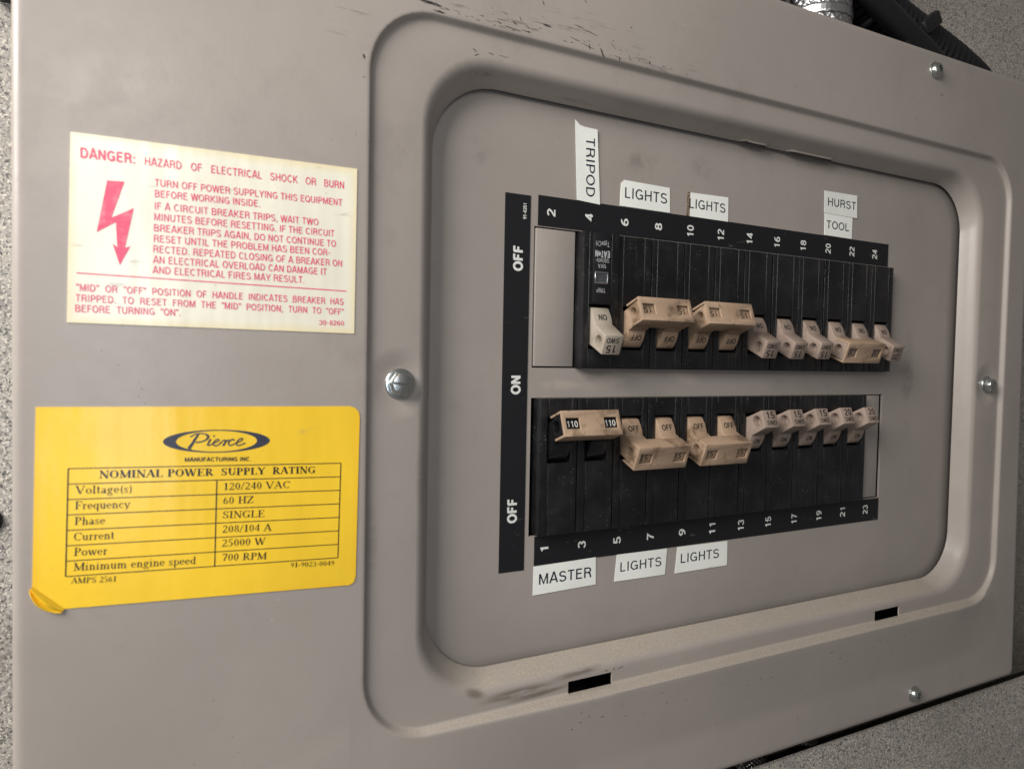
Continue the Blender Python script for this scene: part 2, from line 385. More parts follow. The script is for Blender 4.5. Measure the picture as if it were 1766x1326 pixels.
    G['e'] = (.56, [A(.28, .36, .21, .31, 0, 315), P((.08, .37), (.49, .37))]); G[' '] = (.30, [])
    return G
SANS = _sans_font()
CAP = 1.0
def glyphs(txt, weight=.13):
    vs, fs = [], []; X = 0.0; h = weight / 2
    def ribbon(pts, closed=False):
        o = len(vs); n = len(pts)
        for i in range(n):
            a = pts[i - 1] if (i > 0 or closed) else None; c_ = pts[(i + 1) % n] if (i < n - 1 or closed) else None; p = pts[i]
            d1 = Vector((p[0] - a[0], p[1] - a[1])).normalized() if a else None
            d2 = Vector((c_[0] - p[0], c_[1] - p[1])).normalized() if c_ else None
            t = ((d1 or d2) + (d2 or d1)).normalized(); nn = Vector((-t.y, t.x))
            k = 1 / max(.5, nn.dot(Vector((-(d1 or d2).y, (d1 or d2).x))))
            vs.extend([(p[0] + nn.x * h * k, p[1] + nn.y * h * k), (p[0] - nn.x * h * k, p[1] - nn.y * h * k)])
        for i in range(n if closed else n - 1):
            j = (i + 1) % n; fs.append((o + 2 * i, o + 2 * i + 1, o + 2 * j + 1, o + 2 * j))
    for ch in txt:
        adv, st = SANS[ch]
        for s_ in st:
            if s_[0] == 'P': ribbon([(X + x, min(max(y, -.3), 1.03)) for x, y in s_[1]])
            else:
                _, cx, cy, rx, ry, a0, a1 = s_; m = max(8, int(abs(a1 - a0) / 15)); full = abs(a1 - a0) >= 359
                pts = [(X + cx + rx * math.cos(math.radians(a0 + (a1 - a0) * i / m)), cy + ry * math.sin(math.radians(a0 + (a1 - a0) * i / m))) for i in range(m if full else m + 1)]
                ribbon(pts, full)
        X += adv + .04 + weight * .25
    return vs, fs

# a small hand-drawn serif face: strokes on a cap height of 1 (x height 0.66)
def _serif_font():
    G = {}
    TK, TN = 0.14, 0.055
    def st(*s): return list(s)
    L = lambda x0, y0, x1, y1, w_: ('L', x0, y0, x1, y1, w_)
    A = lambda cx, cy, rx, ry, a0, a1, tv=TK, th=TN: ('A', cx, cy, rx, ry, a0, a1, tv, th)
    F = lambda x, y, h=0.14: ('L', x - h, y, x + h, y, TN)
    def stem(x, y0=0, y1=1): return L(x, y0, x, y1, TK)
    b_, t_ = TN / 2, 1 - TN / 2
    G['N'] = (0.82, [L(.15, 0, .15, 1, TN), L(.13, 1, .69, 0, TK), L(.69, 0, .69, 1, TN), F(.15, b_), F(.12, t_, .1), F(.69, t_)])
    G['M'] = (1.0, [L(.15, 0, .15, 1, TN), L(.15, 1, .48, .05, TK), L(.48, .05, .82, 1, TN), stem(.83), F(.15, b_), F(.83, b_), F(.1, t_, .1), F(.86, t_, .1)])
    G['O'] = (0.86, [A(.42, .5, .33, .48, 0, 360)])
    G['I'] = (0.42, [stem(.2), F(.2, b_, .17), F(.2, t_, .17)])
    G['L'] = (0.70, [stem(.2), F(.2, t_, .17), L(.05, b_, .64, b_, TN), L(.63, 0, .63, .26, TN)])
    G['A'] = (0.82, [L(.1, 0, .4, 1, TN), L(.4, 1, .7, 0, TK), L(.2, .34, .58, .34, TN), F(.1, b_, .11), F(.69, b_, .13)])
    G['P'] = (0.68, [stem(.2), F(.2, b_, .17), L(.05, t_, .4, t_, TN), L(.2, .47, .4, .47, TN), A(.38, .735, .21, .24, -90, 90)])
    G['R'] = (0.80, [stem(.2), F(.2, b_, .17), L(.05, t_, .4, t_, TN), L(.2, .5, .4, .5, TN), A(.38, .75, .2, .225, -90, 90), L(.38, .5, .68, .03, TK), F(.7, b_, .1)])
    G['E'] = (0.74, [stem(.2), L(.04, b_, .66, b_, TN), L(.04, t_, .62, t_, TN), L(.2, .52, .48, .52, TN), L(.65, 0, .65, .24, TN), L(.61, .78, .61, 1, TN), L(.48, .4, .48, .64, TN)])
    G['W'] = (1.12, [L(.1, 1, .36, 0, TK), L(.36, 0, .56, .95, TN), L(.54, 1, .78, 0, TK), L(.78, 0, 1.0, 1, TN), F(.1, t_, .13), F(.54, t_, .11), F(1.0, t_, .11)])
    G['V'] = (0.84, [L(.1, 1, .42, 0, TK), L(.42, 0, .72, 1, TN), F(.1, t_, .13), F(.72, t_, .11)])
    G['Y'] = (0.80, [L(.1, 1, .4, .46, TK), L(.4, .46, .68, 1, TN), stem(.4, 0, .5), F(.4, b_, .16), F(.1, t_, .13), F(.68, t_, .1)])
    G['S'] = (0.64, [A(.32, .74, .22, .235, 35, 180, .1), A(.32, .74, .22, .235, 180, 250, .12), L(.22, .56, .44, .44, .13), A(.32, .26, .22, .235, -145, 60, .12), L(.52, .72, .52, .97, TN), L(.1, .03, .1, .3, TN)])
    G['U'] = (0.82, [stem(.2, .3), L(.66, .3, .66, 1, TN), A(.43, .32, .23, .30, 180, 360, .13, .07), F(.2, t_, .16), F(.66, t_, .12)])
    G['T'] = (0.74, [stem(.36), F(.36, b_, .17), L(.04, t_, .68, t_, TN), L(.06, .76, .06, 1, TN), L(.66, .76, .66, 1, TN)])
    G['G'] = (0.84, [A(.44, .5, .34, .48, 50, 310), L(.72, .72, .72, .97, TN), stem(.67, .05, .42), F(.66, .42, .13)])
    G['C'] = (0.78, [A(.44, .5, .34, .48, 45, 315), L(.70, .72, .70, .97, TN)])
    G['F'] = (0.68, [stem(.2), F(.2, b_, .17), L(.04, t_, .62, t_, TN), L(.2, .5, .46, .5, TN), L(.61, .76, .61, 1, TN), L(.46, .38, .46, .62, TN)])
    G['H'] = (0.86, [stem(.2), stem(.68), F(.2, b_, .16), F(.2, t_, .16), F(.68, b_, .16), F(.68, t_, .16), L(.2, .5, .68, .5, TN)])
    G['Z'] = (0.72, [L(.06, t_, .66, t_, TN), L(.06, b_, .66, b_, TN), L(.62, 1, .1, 0, TK), L(.07, .76, .07, 1, TN), L(.65, 0, .65, .24, TN)])
    l = TK * .82; x_ = .66
    G['o'] = (0.58, [A(.28, .33, .22, .31, 0, 360, l, .05)])
    G['l'] = (0.34, [L(.16, 0, .16, 1.02, l), F(.16, b_, .14), F(.1, 1.0, .07)])
    G['t'] = (0.38, [L(.17, .1, .17, .88, l), A(.27, .12, .1, .1, 180, 320, l, .05), L(.03, .63, .34, .63, .05)])
    G['a'] = (0.54, [A(.22, .18, .15, .17, 0, 360, l, .05), L(.38, .06, .38, .5, l), A(.25, .49, .13, .15, 0, 165, l * .9, .05), F(.43, .03, .07)])
    G['g'] = (0.58, [A(.26, .45, .17, .2, 0, 360, l, .05), A(.27, -.13, .22, .15, 0, 360, .07, .05), L(.16, .27, .14, .1, .06), L(.13, .09, .4, .03, .09), F(.46, .63, .08)])
    G['e'] = (0.52, [A(.26, .33, .2, .31, 0, 320, l, .05), L(.08, .36, .46, .36, .05)])
    G['('] = (0.36, [A(.36, .4, .22, .62, 110, 250, .1, .04)])
    G[')'] = (0.36, [A(.0, .4, .22, .62, -70, 70, .1, .04)])
    G['s'] = (0.46, [A(.22, .48, .14, .155, 40, 260, .08, .05), L(.14, .4, .3, .27, .1), A(.22, .17, .15, .15, -140, 70, .08, .05), L(.37, .48, .37, .64, .045), L(.07, .02, .07, .2, .045)])
    G['r'] = (0.44, [L(.16, 0, .16, .64, l), F(.16, b_, .13), F(.1, .63, .07), A(.32, .42, .15, .2, 60, 170, .06, .06), ('A', .37, .56, .03, .03, 0, 360, .06, .06)])
    G['q'] = (0.58, [A(.26, .33, .19, .31, 40, 320, l, .05), L(.44, -.26, .44, .66, l), F(.44, -.26, .13)])
    G['u'] = (0.62, [L(.16, .2, .16, .66, l), A(.3, .2, .14, .19, 180, 320, l, .06), L(.46, 0, .46, .66, l), F(.1, .63, .08), F(.4, .63, .07), F(.51, .03, .06)])
    G['n'] = (0.62, [L(.16, 0, .16, .66, l), L(.46, 0, .46, .44, l), A(.31, .44, .15, .2, 0, 150, l, .06), F(.16, b_, .13), F(.46, b_, .13), F(.1, .63, .07)])
    G['m'] = (0.92, [L(.16, 0, .16, .66, l), L(.45, 0, .45, .44, l), L(.75, 0, .75, .44, l), A(.3, .44, .15, .2, 0, 150, l, .06), A(.6, .44, .15, .2, 0, 150, l, .06), F(.16, b_, .12), F(.45, b_, .12), F(.75, b_, .12), F(.1, .63, .07)])
    G['i'] = (0.34, [L(.16, 0, .16, .64, l), F(.16, b_, .14), F(.1, .63, .07), ('A', .16, .88, .035, .035, 0, 360, .07, .07)])
    G['h'] = (0.62, [L(.16, 0, .16, 1.02, l), L(.46, 0, .46, .44, l), A(.31, .44, .15, .2, 0, 150, l, .06), F(.16, b_, .13), F(.46, b_, .13), F(.1, 1.0, .07)])
    G['d'] = (0.60, [A(.26, .33, .19, .31, 40, 320, l, .05), L(.44, 0, .44, 1.02, l), F(.38, 1.0, .07), F(.5, .03, .06)])
    G['p'] = (0.60, [A(.34, .33, .19, .31, -140, 140, l, .05), L(.16, -.26, .16, .66, l), F(.16, -.26, .13), F(.1, .63, .07)])
    G['c'] = (0.52, [A(.27, .33, .2, .31, 45, 320, l, .05), ('A', .4, .5, .03, .03, 0, 360, .06, .06)])
    G['y'] = (0.58, [L(.08, .66, .3, .0, l), L(.5, .66, .24, -.22, .05), F(.1, .63, .1), F(.48, .63, .09), ('A', .19, -.2, .03, .03, 0, 360, .07, .07)])
    G['w'] = (0.80, [L(.08, .66, .26, 0, l), L(.26, 0, .4, .62, .05), L(.38, .66, .56, 0, l), L(.56, 0, .7, .66, .05), F(.08, .63, .1), F(.38, .63, .08), F(.7, .63, .08)])
    G['1'] = (0.52, [stem(.27), F(.27, b_, .17), L(.13, .84, .27, .97, .06)])
    G['2'] = (0.56, [A(.27, .72, .18, .26, -20, 160, .12, .06), L(.42, .6, .08, .06, .07), L(.06, .05, .48, .05, .11), L(.48, .03, .5, .2, .05)])
    G['0'] = (0.56, [A(.27, .5, .19, .48, 0, 360, .12, .05)])
    G['/'] = (0.38, [L(.03, -.05, .32, 1.03, .06)])
    G['4'] = (0.56, [L(.37, 0, .37, 1, .12), L(.05, .3, .5, .3, .06), L(.06, .3, .36, .97, .05)])
    G['6'] = (0.56, [A(.27, .3, .18, .28, 0, 360, .11, .05), A(.42, .36, .33, .6, 105, 180, .11, .05)])
    G['8'] = (0.56, [A(.27, .74, .16, .23, 0, 360, .1, .05), A(.27, .26, .19, .24, 0, 360, .1, .05)])
    G['5'] = (0.56, [A(.23, .31, .22, .29, -140, 110, .12, .06), L(.14, .55, .16, .97, .06), L(.15, .95, .46, .95, .09)])
    G['7'] = (0.56, [L(.06, .94, .48, .94, .1), L(.46, .92, .2, 0, .1), L(.07, .78, .07, .95, .05)])
    G['9'] = (0.56, [A(.27, .69, .18, .28, 0, 360, .11, .05), A(.12, .64, .33, .6, -75, 0, .11, .05)])
    G['3'] = (0.56, [A(.22, .74, .17, .23, -70, 150, .11, .06), A(.22, .27, .2, .26, -150, 80, .12, .06)])
    G['-'] = (0.36, [L(.05, .35, .3, .35, .09)])
    G[' '] = (0.34, [])
    return G
SERIF = _serif_font()
def serif_text(txt, bold=1.0):
    vs, fs = [], []; x = 0.0
    for ch in txt:
        adv, strokes = SERIF[ch]
        for s_ in strokes:
            o = len(vs)
            if s_[0] == 'L':
                _, x0, y0, x1, y1, w_ = s_; w_ *= bold if w_ > .07 else (1 + (bold - 1) * .3)
                dx, dy = x1 - x0, y1 - y0; l_ = math.hypot(dx, dy) or 1; nx, ny = -dy / l_ * w_ / 2, dx / l_ * w_ / 2
                vs += [(x + x0 + nx, y0 + ny), (x + x0 - nx, y0 - ny), (x + x1 - nx, y1 - ny), (x + x1 + nx, y1 + ny)]; fs.append((o, o + 1, o + 2, o + 3))
            else:
                _, cx, cy, rx, ry, a0, a1, tv, th = s_; tv *= bold
                n = max(6, int(abs(a1 - a0) / 20))
                for i in range(n + 1):
                    a = math.radians(a0 + (a1 - a0) * i / n); c_, s2 = math.cos(a), math.sin(a)
                    h = (tv * c_ * c_ + th * s2 * s2) / 2
                    vs += [(x + cx + (rx - h * .0 + h * .5) * c_, cy + (ry + h * .5) * s2), (x + cx + (rx - h * 1.5) * c_, cy + (ry - h * 1.5) * s2)]
                for i in range(n): fs.append((o + 2 * i, o + 2 * i + 1, o + 2 * i + 3, o + 2 * i + 2))
        x += adv
    return vs, fs

def put_text(mb, vf, p0, p1, cap, d, mi=0, capref=None, center=False, jitter=True):
    """text on the panel plane with its baseline running p0 -> p1 (x, z in mm), capital height cap"""
    vs, fs = vf; capref = capref or CAP
    xa = min(v[0] for v in vs); xb = max(v[0] for v in vs)
    e = Vector((p1[0] - p0[0], p1[1] - p0[1])); L_ = e.length; e.normalize(); n = Vector((-e.y, e.x))
    k = L_ / (xb - xa); ky = cap / capref
    mb.add([V(p0[0] + e.x * (vx - xa) * k + n.x * vy * ky, d, p0[1] + e.y * (vx - xa) * k + n.y * vy * ky) for vx, vy in vs], fs, mi)
    if jitter:                                             # overlapping strokes never share a plane
        o = len(mb.v) - len(vs)
        for i, f in enumerate(fs):
            for q in f: mb.v[o + q].y -= (i * 7 % 41) * 0.6e-6

def put_text3(mb, vf, org, ex, ey, width, cap, mi):
    """text centred at org on any face: ex, ey unit vectors (world), sizes in mm"""
    vs, fs = vf; xa = min(v[0] for v in vs); xb = max(v[0] for v in vs); k = width / (xb - xa); ky = cap / CAP
    mb.add([org + ex * ((vx - (xa + xb) / 2) * k * S) + ey * ((vy - CAP / 2) * ky * S) for vx, vy in vs], fs, mi)
    o = len(mb.v) - len(vs); nn = ex.cross(ey)
    for i, f in enumerate(fs):
        for q in f: mb.v[o + q] = mb.v[o + q] + nn * ((i * 7 % 41) * 0.5e-6)

# ================================================================== the compartment
o = MB().box(-900, 1400, -60, -48, -240, 700).build('wall', M['wall']); o['kind'] = 'structure'
o = MB().box(-900, 1400, 7, 9, -700, -195.2).build('wall', M['wall']); o['kind'] = 'structure'
o = MB().box(-900, 1400, -47.9, 6.9, -700, -236).build('gap_light_block', M['dark']); o['kind'] = 'structure'  # added block behind the lower wall, shuts light out of the gap

# ================================================================== the panel
panel = empty('breaker_panel', (0, 0.048, 0))
tag(panel, 'taupe painted steel breaker panel with a recessed front and rounded frame', 'breaker panel')
def child(o): o.parent = panel; o.matrix_parent_inverse = Matrix.Translation((0, -0.048, 0)); return o

NT_, NS_, NC_ = 90, 34, 10
def rrect(x0, x1, z0, z1, rad):
    P = []
    def corner(cx, cz, a0):
        for i in range(NC_): 
            a = math.radians(a0 - 90 * (i + .5) / NC_); P.append((cx + rad * math.cos(a), cz + rad * math.sin(a)))
    for i in range(NT_ + 1): P.append((x0 + rad + (x1 - x0 - 2 * rad) * i / NT_, z1))
    corner(x1 - rad, z1 - rad, 90)
    for i in range(NS_ + 1): P.append((x1, z1 - rad - (z1 - z0 - 2 * rad) * i / NS_))
    corner(x1 - rad, z0 + rad, 0)
    for i in range(NT_ + 1): P.append((x1 - rad - (x1 - x0 - 2 * rad) * i / NT_, z0))
    corner(x0 + rad, z0 + rad, -90)
    for i in range(NS_ + 1): P.append((x0, z0 + rad + (z1 - z0 - 2 * rad) * i / NS_))
    corner(x0 + rad, z1 - rad, 180)
    return P
def quadify(P, x0, x1, z0, z1, q):                        # bilinear: q = (bl, br, tr, tl)
    out = []
    for x, z in P:
        a = (x - x0) / (x1 - x0); c_ = (z - z0) / (z1 - z0)
        bl, br, tr, tl = q
        out.append(tuple((1 - a) * (1 - c_) * bl[i] + a * (1 - c_) * br[i] + a * c_ * tr[i] + (1 - a) * c_ * tl[i] for i in (0, 1)))
    return out
def inset_quad(q, i):
    (a, b2, c_, d_) = q
    return ((a[0] + i, a[1] + i), (b2[0] - i, b2[1] + i), (c_[0] - i, c_[1] - i), (d_[0] + i, d_[1] - i))
def sstep(x, a, b2):
    t = min(max((x - a) / (b2 - a), 0), 1); return t * t * (3 - 2 * t)
def bulge(x, z):
    return 3.0 * min(max((z + 164.5) / 29.5, 0), 1) * sstep(x, -205, -70) * sstep(x, 222, 165) if z < -130 else 0.0
PQ = ((-292.4, -187.0), (238.6, -187.6), (230.5, 186.2), (-290.6, 181.6))
loops = []
def outer(d, i, rad=3.0):
    P = rrect(0, 500, 0, 340, rad); loops.append([V(x, d, z) for x, z in quadify(P, 0, 500, 0, 340, inset_quad(PQ, i))])
outer(-4, 0); outer(8, 0); outer(10.8, 0.0); outer(11.9, .3); outer(12.6, 1.0); outer(12.95, 2.2); outer(13, 3.4); outer(13, 5)
RO = (-187.6, 214.3, -134.6, 136.6)                        # ring step, outer edge on the plate
def ring(d, i, rad):
    loops.append([V(x, d, z) for x, z in rrect(RO[0] + i, RO[1] - i, RO[2] + i, RO[3] - i, rad)])
def skirt(k, rad):                                         # flat of the cover, pushed out a little under the frame
    kk = .5 + 4.0 * k / 34
    loops.append([V(x, 13 + bulge(x, z), z) for x, z in rrect(RO[0] - kk, RO[1] + kk, RO[2] - k, RO[3] + kk, 27)])
skirt(34, 27); skirt(31, 27); skirt(27.5, 27); skirt(16, 27); skirt(5, 27); skirt(2.0, 27); skirt(0.3, 26)
for t in (0, .15, .32, .5, .68, .85, 1.0):
    q = 0.5 - 0.5 * math.cos(math.pi * t); i_ = .5 + 2.3 * t
    loops.append([V(x, 13 - 2.5 * q + bulge(x, -135.0 if z < -131 else z) * (1 - q) * (1 if z < -125 else 0), z) for x, z in rrect(RO[0] + i_, RO[1] - i_, RO[2] + i_ * 1.1, RO[3] - i_, 25.2 - 2.2 * t)])
ring(10.5, 3.5, 22.8); ring(10.5, 4.6, 22.4)
DF = (-158.5, 181.5, -117.4, 117.6)                        # inner opening at the recessed front
def hole(d, s_, rad, notch=False):
    L_ = []
    for k, (x, z) in enumerate(rrect(DF[0] - s_, DF[1] + s_, DF[2] - s_, DF[3] + s_, rad)):
        dd = d
        if notch and z > DF[3] - 0.8:
            for a, b2 in ((0.0, 15.5), (31.0, 62.5)):
                if a - 0.01 <= x <= b2: dd = max(dd, 4.8)
        L_.append(V(x, dd, z))
    loops.append(L_)
hole(10.5, 8.2, 29); hole(10.35, 7.2, 28.6); hole(9.85, 6.0, 28.2); hole(9.0, 5.0, 27.8); hole(8.0, 4.3, 27.6)
hole(6.2, 3.4, 27.4); hole(4.6, 2.4, 27.2); hole(2.9, 1.3, 27.1, False); hole(1.1, 0.3, 27, True)
cb = MB(); n = len(loops[0])
for L_ in loops: cb.v += L_
for i in range(len(loops) - 1):
    for k in range(n):
        cb.f.append((i * n + k, i * n + (k + 1) % n, (i + 1) * n + (k + 1) % n, (i + 1) * n + k)); cb.mi.append(0)
me = cb.mesh('cover', [M['cover']], True)
if sum(p.normal.y * p.area for p in me.polygons) > 0: me.flip_normals()
slots = [MB().box(-97.6, -75.0, 4.7, 21.3, -132.4, -127.1), MB().box(102.0, 123.3, 4.6, 21.1, -132.3, -126.6)]
cover_me = bake(me, slots, None, 0.8, smooth=True, selfx=True)

# scuff marks: dark paint and rubber transfer lying on the cover
sm = MB()
def mark(x0, z0, x1, z1, wd, d=13.03, ragged=0.5):
    L_ = math.hypot(x1 - x0, z1 - z0); nseg = max(3, int(L_ / 1.1)); ex, ez = (x1 - x0) / L_, (z1 - z0) / L_
    up, dn = [], []
    for i in range(nseg + 1):
        t = i / nseg; h = wd * (math.sin(math.pi * min(max(t, .04), .96)) ** .5) / 2
        a = h * (1 - ragged * random.random()); b2 = h * (1 - ragged * random.random()); ce = wd * .25 * (random.random() - .5)
        px, pz = x0 + (x1 - x0) * t, z0 + (z1 - z0) * t
        up.append((px - ez * (a + ce), pz + ex * (a + ce))); dn.append((px + ez * (b2 - ce), pz - ex * (b2 - ce)))
    for i in range(nseg): sm.flat([up[i], up[i + 1], dn[i + 1], dn[i]], d + bulge(x0, z0))
mark(-176, 140.2, -163, 138.8, 1.5); mark(-168, 139.6, -160, 138.9, .9)
for k in range(12):
    x = -164 + 2.6 * k + random.uniform(-1, 1); z = 139.0 - k * .10 + random.uniform(-.9, .9)
    mark(x, z, x + random.uniform(1.2, 4), z - random.uniform(0, .5), random.uniform(.18, .5))
for k in range(22):
    x = -150 + 4.6 * k + random.uniform(-2, 2); z = 138.2 - k * .02 + random.uniform(-.8, 3.2); mark(x, z, x + random.uniform(.3, 2.2), z + random.uniform(-.7, .3), random.uniform(.2, .6), ragged=.8)
for k in range(10):
    x = -140 + 1.9 * k + random.uniform(-1, 1); z = 138.5 + random.uniform(-1.6, 1.4)
    mark(x, z, x + random.uniform(1, 5), z + random.uniform(-.5, .4), random.uniform(.15, .45))
for a in ((-163.4, 136.9, -158.8, 136.6, .9), (-117.5, 142.2, -113.6, 142.0, .9), (-122, 142.4, -113, 142.6, .3), (-102.9, 145.6, -98.5, 144.9, .5), (-98, 144.7, -91.6, 143.3, .35),
          (-105, 140.3, -100, 139.2, .5), (-99.5, 139.0, -93, 137.6, .35), (-83.5, 137.4, -79, 136.6, .3), (-80.6, 137.2, -80.2, 135.4, .7), (-95.8, 139.4, -95.2, 137.2, .9),
          (-90.3, 138.8, -88.3, 135.6, 1.1), (-65.2, 138.6, -64.2, 137.7, .9), (-98.7, 156.6, -97.2, 155.3, .5), (-117.8, 151.5, -117.2, 149.6, .6), (-131, 140.5, -129.2, 139.2, .8),
          (-128, 142.6, -127, 141.2, .6), (-70.8, 138.3, -70.2, 137.9, .5), (-76, 139.2, -74.5, 136.8, .35), (-189.3, 115.6, -188.6, 113.9, .8), (-189, 108, -188.8, 107.4, .5),
          (-85, 142.2, -82.5, 140.0, .35), (-84, 143.6, -83.5, 143, .4), (-190.5, 139.5, -186.5, 136, .5), (-194, 141, -190, 139.6, .5), (-66, 135.9, -65.4, 135.5, .4),
          (-60, 136.6, -55, 135.9, .25), (-44.5, 137.5, -43.8, 137, .4), (138, 163, 141, 162, .5), (-135.6, 143, -133, 142.2, .4)):
    mark(*a)
for a in ((-146.5, 118.4 + 9.2, -144.6, 126.6, .5), (-143.6, 126.2, -145.8, 125.0, .5), (-140, 127.4, -137.5, 127.0, .4), (-135.5, 127.4, -131, 127.2, .2)): mark(*a, d=10.53)
for a in ((-79, -126, -76.8, -125.8, .5), (-72.2, -126.4, -69, -125.6, .4), (-74.2, -125.2, -73.8, -126.6, .5)): mark(*a, d=10.54)
for k in range(26):
    x = random.uniform(-110, 150); z = random.uniform(-146, -139)
    mark(x, z, x + random.uniform(.5, 1.6), z + random.uniform(-.3, .3), random.uniform(.2, .5))
for k in range(40):
    x = random.uniform(-280, 220); z = random.choice((random.uniform(141, 160), random.uniform(-175, -140))); mark(x, z, x + random.uniform(.3, .9), z + random.uniform(-.4, .4), random.uniform(.2, .5))
cover = child(link('cover', cover_me))
so = child(sm.build('scuff_marks', M['scuff'])); so['kind'] = 'stuff'

# recessed front with the two breaker openings
loops = []
for s_, d in ((13, -4.2), (9, -3.2), (4, -2.1), (0, -1.45), (-4, -.95), (-8, -.58), (-12, -.3), (-16, -.11), (-20, -.02), (-23, 0), (-25, 0)):
    loops.append([V(x, d, z) for x, z in rrect(DF[0] - s_, DF[1] + s_, DF[2] - s_, DF[3] + s_, 27 + s_ * .8)])
db = MB(); n = len(loops[0])
for L_ in loops: db.v += L_
for i in range(len(loops) - 1):
    for k in range(n): db.f.append((i * n + k, i * n + (k + 1) % n, (i + 1) * n + (k + 1) % n, (i + 1) * n + k)); db.mi.append(0)
db.f.append(tuple((len(loops) - 1) * n + k for k in range(n))); db.mi.append(0)
deck = db.mesh('dead_front', [M['deck']], True)
if sum(p.normal.y * p.area for p in deck.polygons) > 0: deck.flip_normals()
deck = bake(deck, solid=1.2)
TOPZ = (6.3, 65.7); OPX = (-112.6, 117.6)
deck_me = bake(deck, [MB().box(OPX[0], OPX[1], -5, 5, TOPZ[0], TOPZ[1]), MB().box(OPX[0], OPX[1] - 1.0, -5, 5, -TOPZ[1], -TOPZ[0] - .2)], None)
for p in ((-150.5, 4.5, -149, 3.4), ):
    pass
child(link('dead_front', deck_me))
# tub behind the cover
tb = MB().box(-270, 215, -47, -45.5, -172, 170, 0)
tb.box(-270, -268.5, -45.5, 9, -172, 170).box(213.5, 215, -45.5, 9, -172, 170).box(-268.5, 213.5, -45.5, 9, 168.5, 170).box(-268.5, 213.5, -45.5, 9, -172, -170.5)
child(tb.build('enclosure_box', M['box']))
child(MB().box(-284, 226, -47.9, -47.2, -216, 180).build('gap_shade_sheet', M['dark']))  # added dark sheet over the wall, paints the gap's shade black
child(MB().box(-180, 190, -34, -33, -110, 110).build('inner_panel', M['dark']))
fl = bake(MB().box(-111.9, -92.6, -6, 0.55, 6.9, 65.0).mesh('filler_plate', [M['deck']]), bevel=.35)
f1 = child(link('filler_plate', fl)); f1['label'] = 'blank taupe filler plate beside the top row of breakers'
fl = bake(MB().box(96.8, 113.6, -6, 0.2, -65.0, -7.0).mesh('filler_plate', [M['deck']]), bevel=.35)
f2 = child(link('filler_plate', fl)); f2['label'] = 'narrow blank taupe filler plate at the end of the bottom row'

YOUT = Vector((0, -1, 0)); XA = Vector((1, 0, 0)); ZA = Vector((0, 0, 1))
def hex_screw(x, z, d, rot, lab, k=1.0):
    a = math.radians(rot); ux = Vector((math.cos(a), 0, math.sin(a))); vx = Vector((-math.sin(a), 0, math.cos(a)))
    m = MB(); o0 = V(x, d, z)
    m.lathe([(6.0 * k, -.6), (6.2 * k, 0), (6.2 * k, .5), (5.9 * k, .85), (4.8 * k, 1.0)], 40, o0, YOUT, ux, vx)
    m.lathe([(4.9 * k, .9), (4.9 * k, 3.4), (4.35 * k, 4.1)], 6, o0, YOUT, ux, vx)
    m.lathe([(4.2 * k, 4.0), (4.1 * k, 4.25), (3.9 * k, 4.35)], 32, o0, YOUT, ux, vx)
    me = m.mesh('screw', [M['zinc']]); 
    c_ = MB(); P = []
    for h in (3.2, 6):
        for sx, sy in ((-6, -.45), (6, -.45), (6, .45), (-6, .45)): P.append(o0 + YOUT * (h * S) + ux * (sx * k * S) + vx * (sy * k * S))
    c_.add(P, [(3, 2, 1, 0), (4, 5, 6, 7), (0, 1, 5, 4), (1, 2, 6, 5), (2, 3, 7, 6), (3, 0, 4, 7)])
    # keep the slot as a real cut in the cap
    out = bake(me, [c_], .15, seg=2, selfx=True)
    s_ = child(link('screw', out)); s_['label'] = lab; return s_
hex_screw(-173.6, -0.2, 10.4, -8, 'slotted hex head screw on the wide side of the frame', 0.93)
hex_screw(199.3, -0.5, 10.4, 60, 'slotted hex head screw on the narrow far side of the frame', 0.85)
def pan_screw(x, z, d, lab):
    m = MB(); o0 = V(x, d, z)
    m.lathe([(4.2, -.5), (4.7, 0), (4.7, .45), (4.4, .75), (3.9, .9)], 32, o0, YOUT, XA, ZA)
    m.lathe([(3.9, .8), (3.8, 1.8), (3.3, 2.6), (2.4, 3.2), (1.3, 3.5), (.5, 3.55)], 32, o0, YOUT, XA, ZA)
    c_ = MB(); star = []
    for k in range(12):
        a = math.pi * k / 6; rr = 2.3 if k % 2 == 0 else 1.6; star.append((x + rr * math.cos(a), z + rr * math.sin(a)))
    c_.plate(star, d + 1.0, d + 6)
    out = bake(m.mesh('screw', [M['zinc']]), [c_], .08, seg=1, selfx=True)
    s_ = child(link('screw', out)); s_['label'] = lab
pan_screw(132.6, 174.6, 13, 'star drive pan head screw near the top edge of the cover')
pan_screw(135.9, -179.0, 13, 'star drive pan head screw near the bottom edge of the cover')

# ================================================================== legend strips
def legend(name, x0, x1, z0, z1, items, label):
    m = MB(); m.plate([(x0, z0), (x1, z0 + random.uniform(-.1, .1)), (x1, z1), (x0, z1 + random.uniform(-.1, .1))], 0.02, 0.22)
    o_ = m.build(name, M['legend'])
    for txt, wgt, p0, p1, cap in items:
        t = MB(); put_text(t, glyphs(txt, wgt), p0, p1, cap, 0.29, 0); t.build('numeral' if txt[0].isdigit() else 'lettering', M['white'], o_)
    return tag(o_, label, 'legend strip', 'black legend strips around the breakers')
legend('legend_strip', -126.5, -114.6, -79.8, 78.0, [('OFF', .23, (-118.0, 46.3), (-118.0, 56.6), 4.25), ('ON', .23, (-118.0, -5.0), (-118.0, 2.9), 4.25), ('OFF', .23, (-118.6, -59.2), (-118.6, -49.0), 4.25),
        ('91-0351', .18, (-116.6, 68.0), (-116.6, 74.4), 1.5)], 'vertical black strip reading OFF ON OFF beside the breakers')
X0 = 5.5 * 19.05
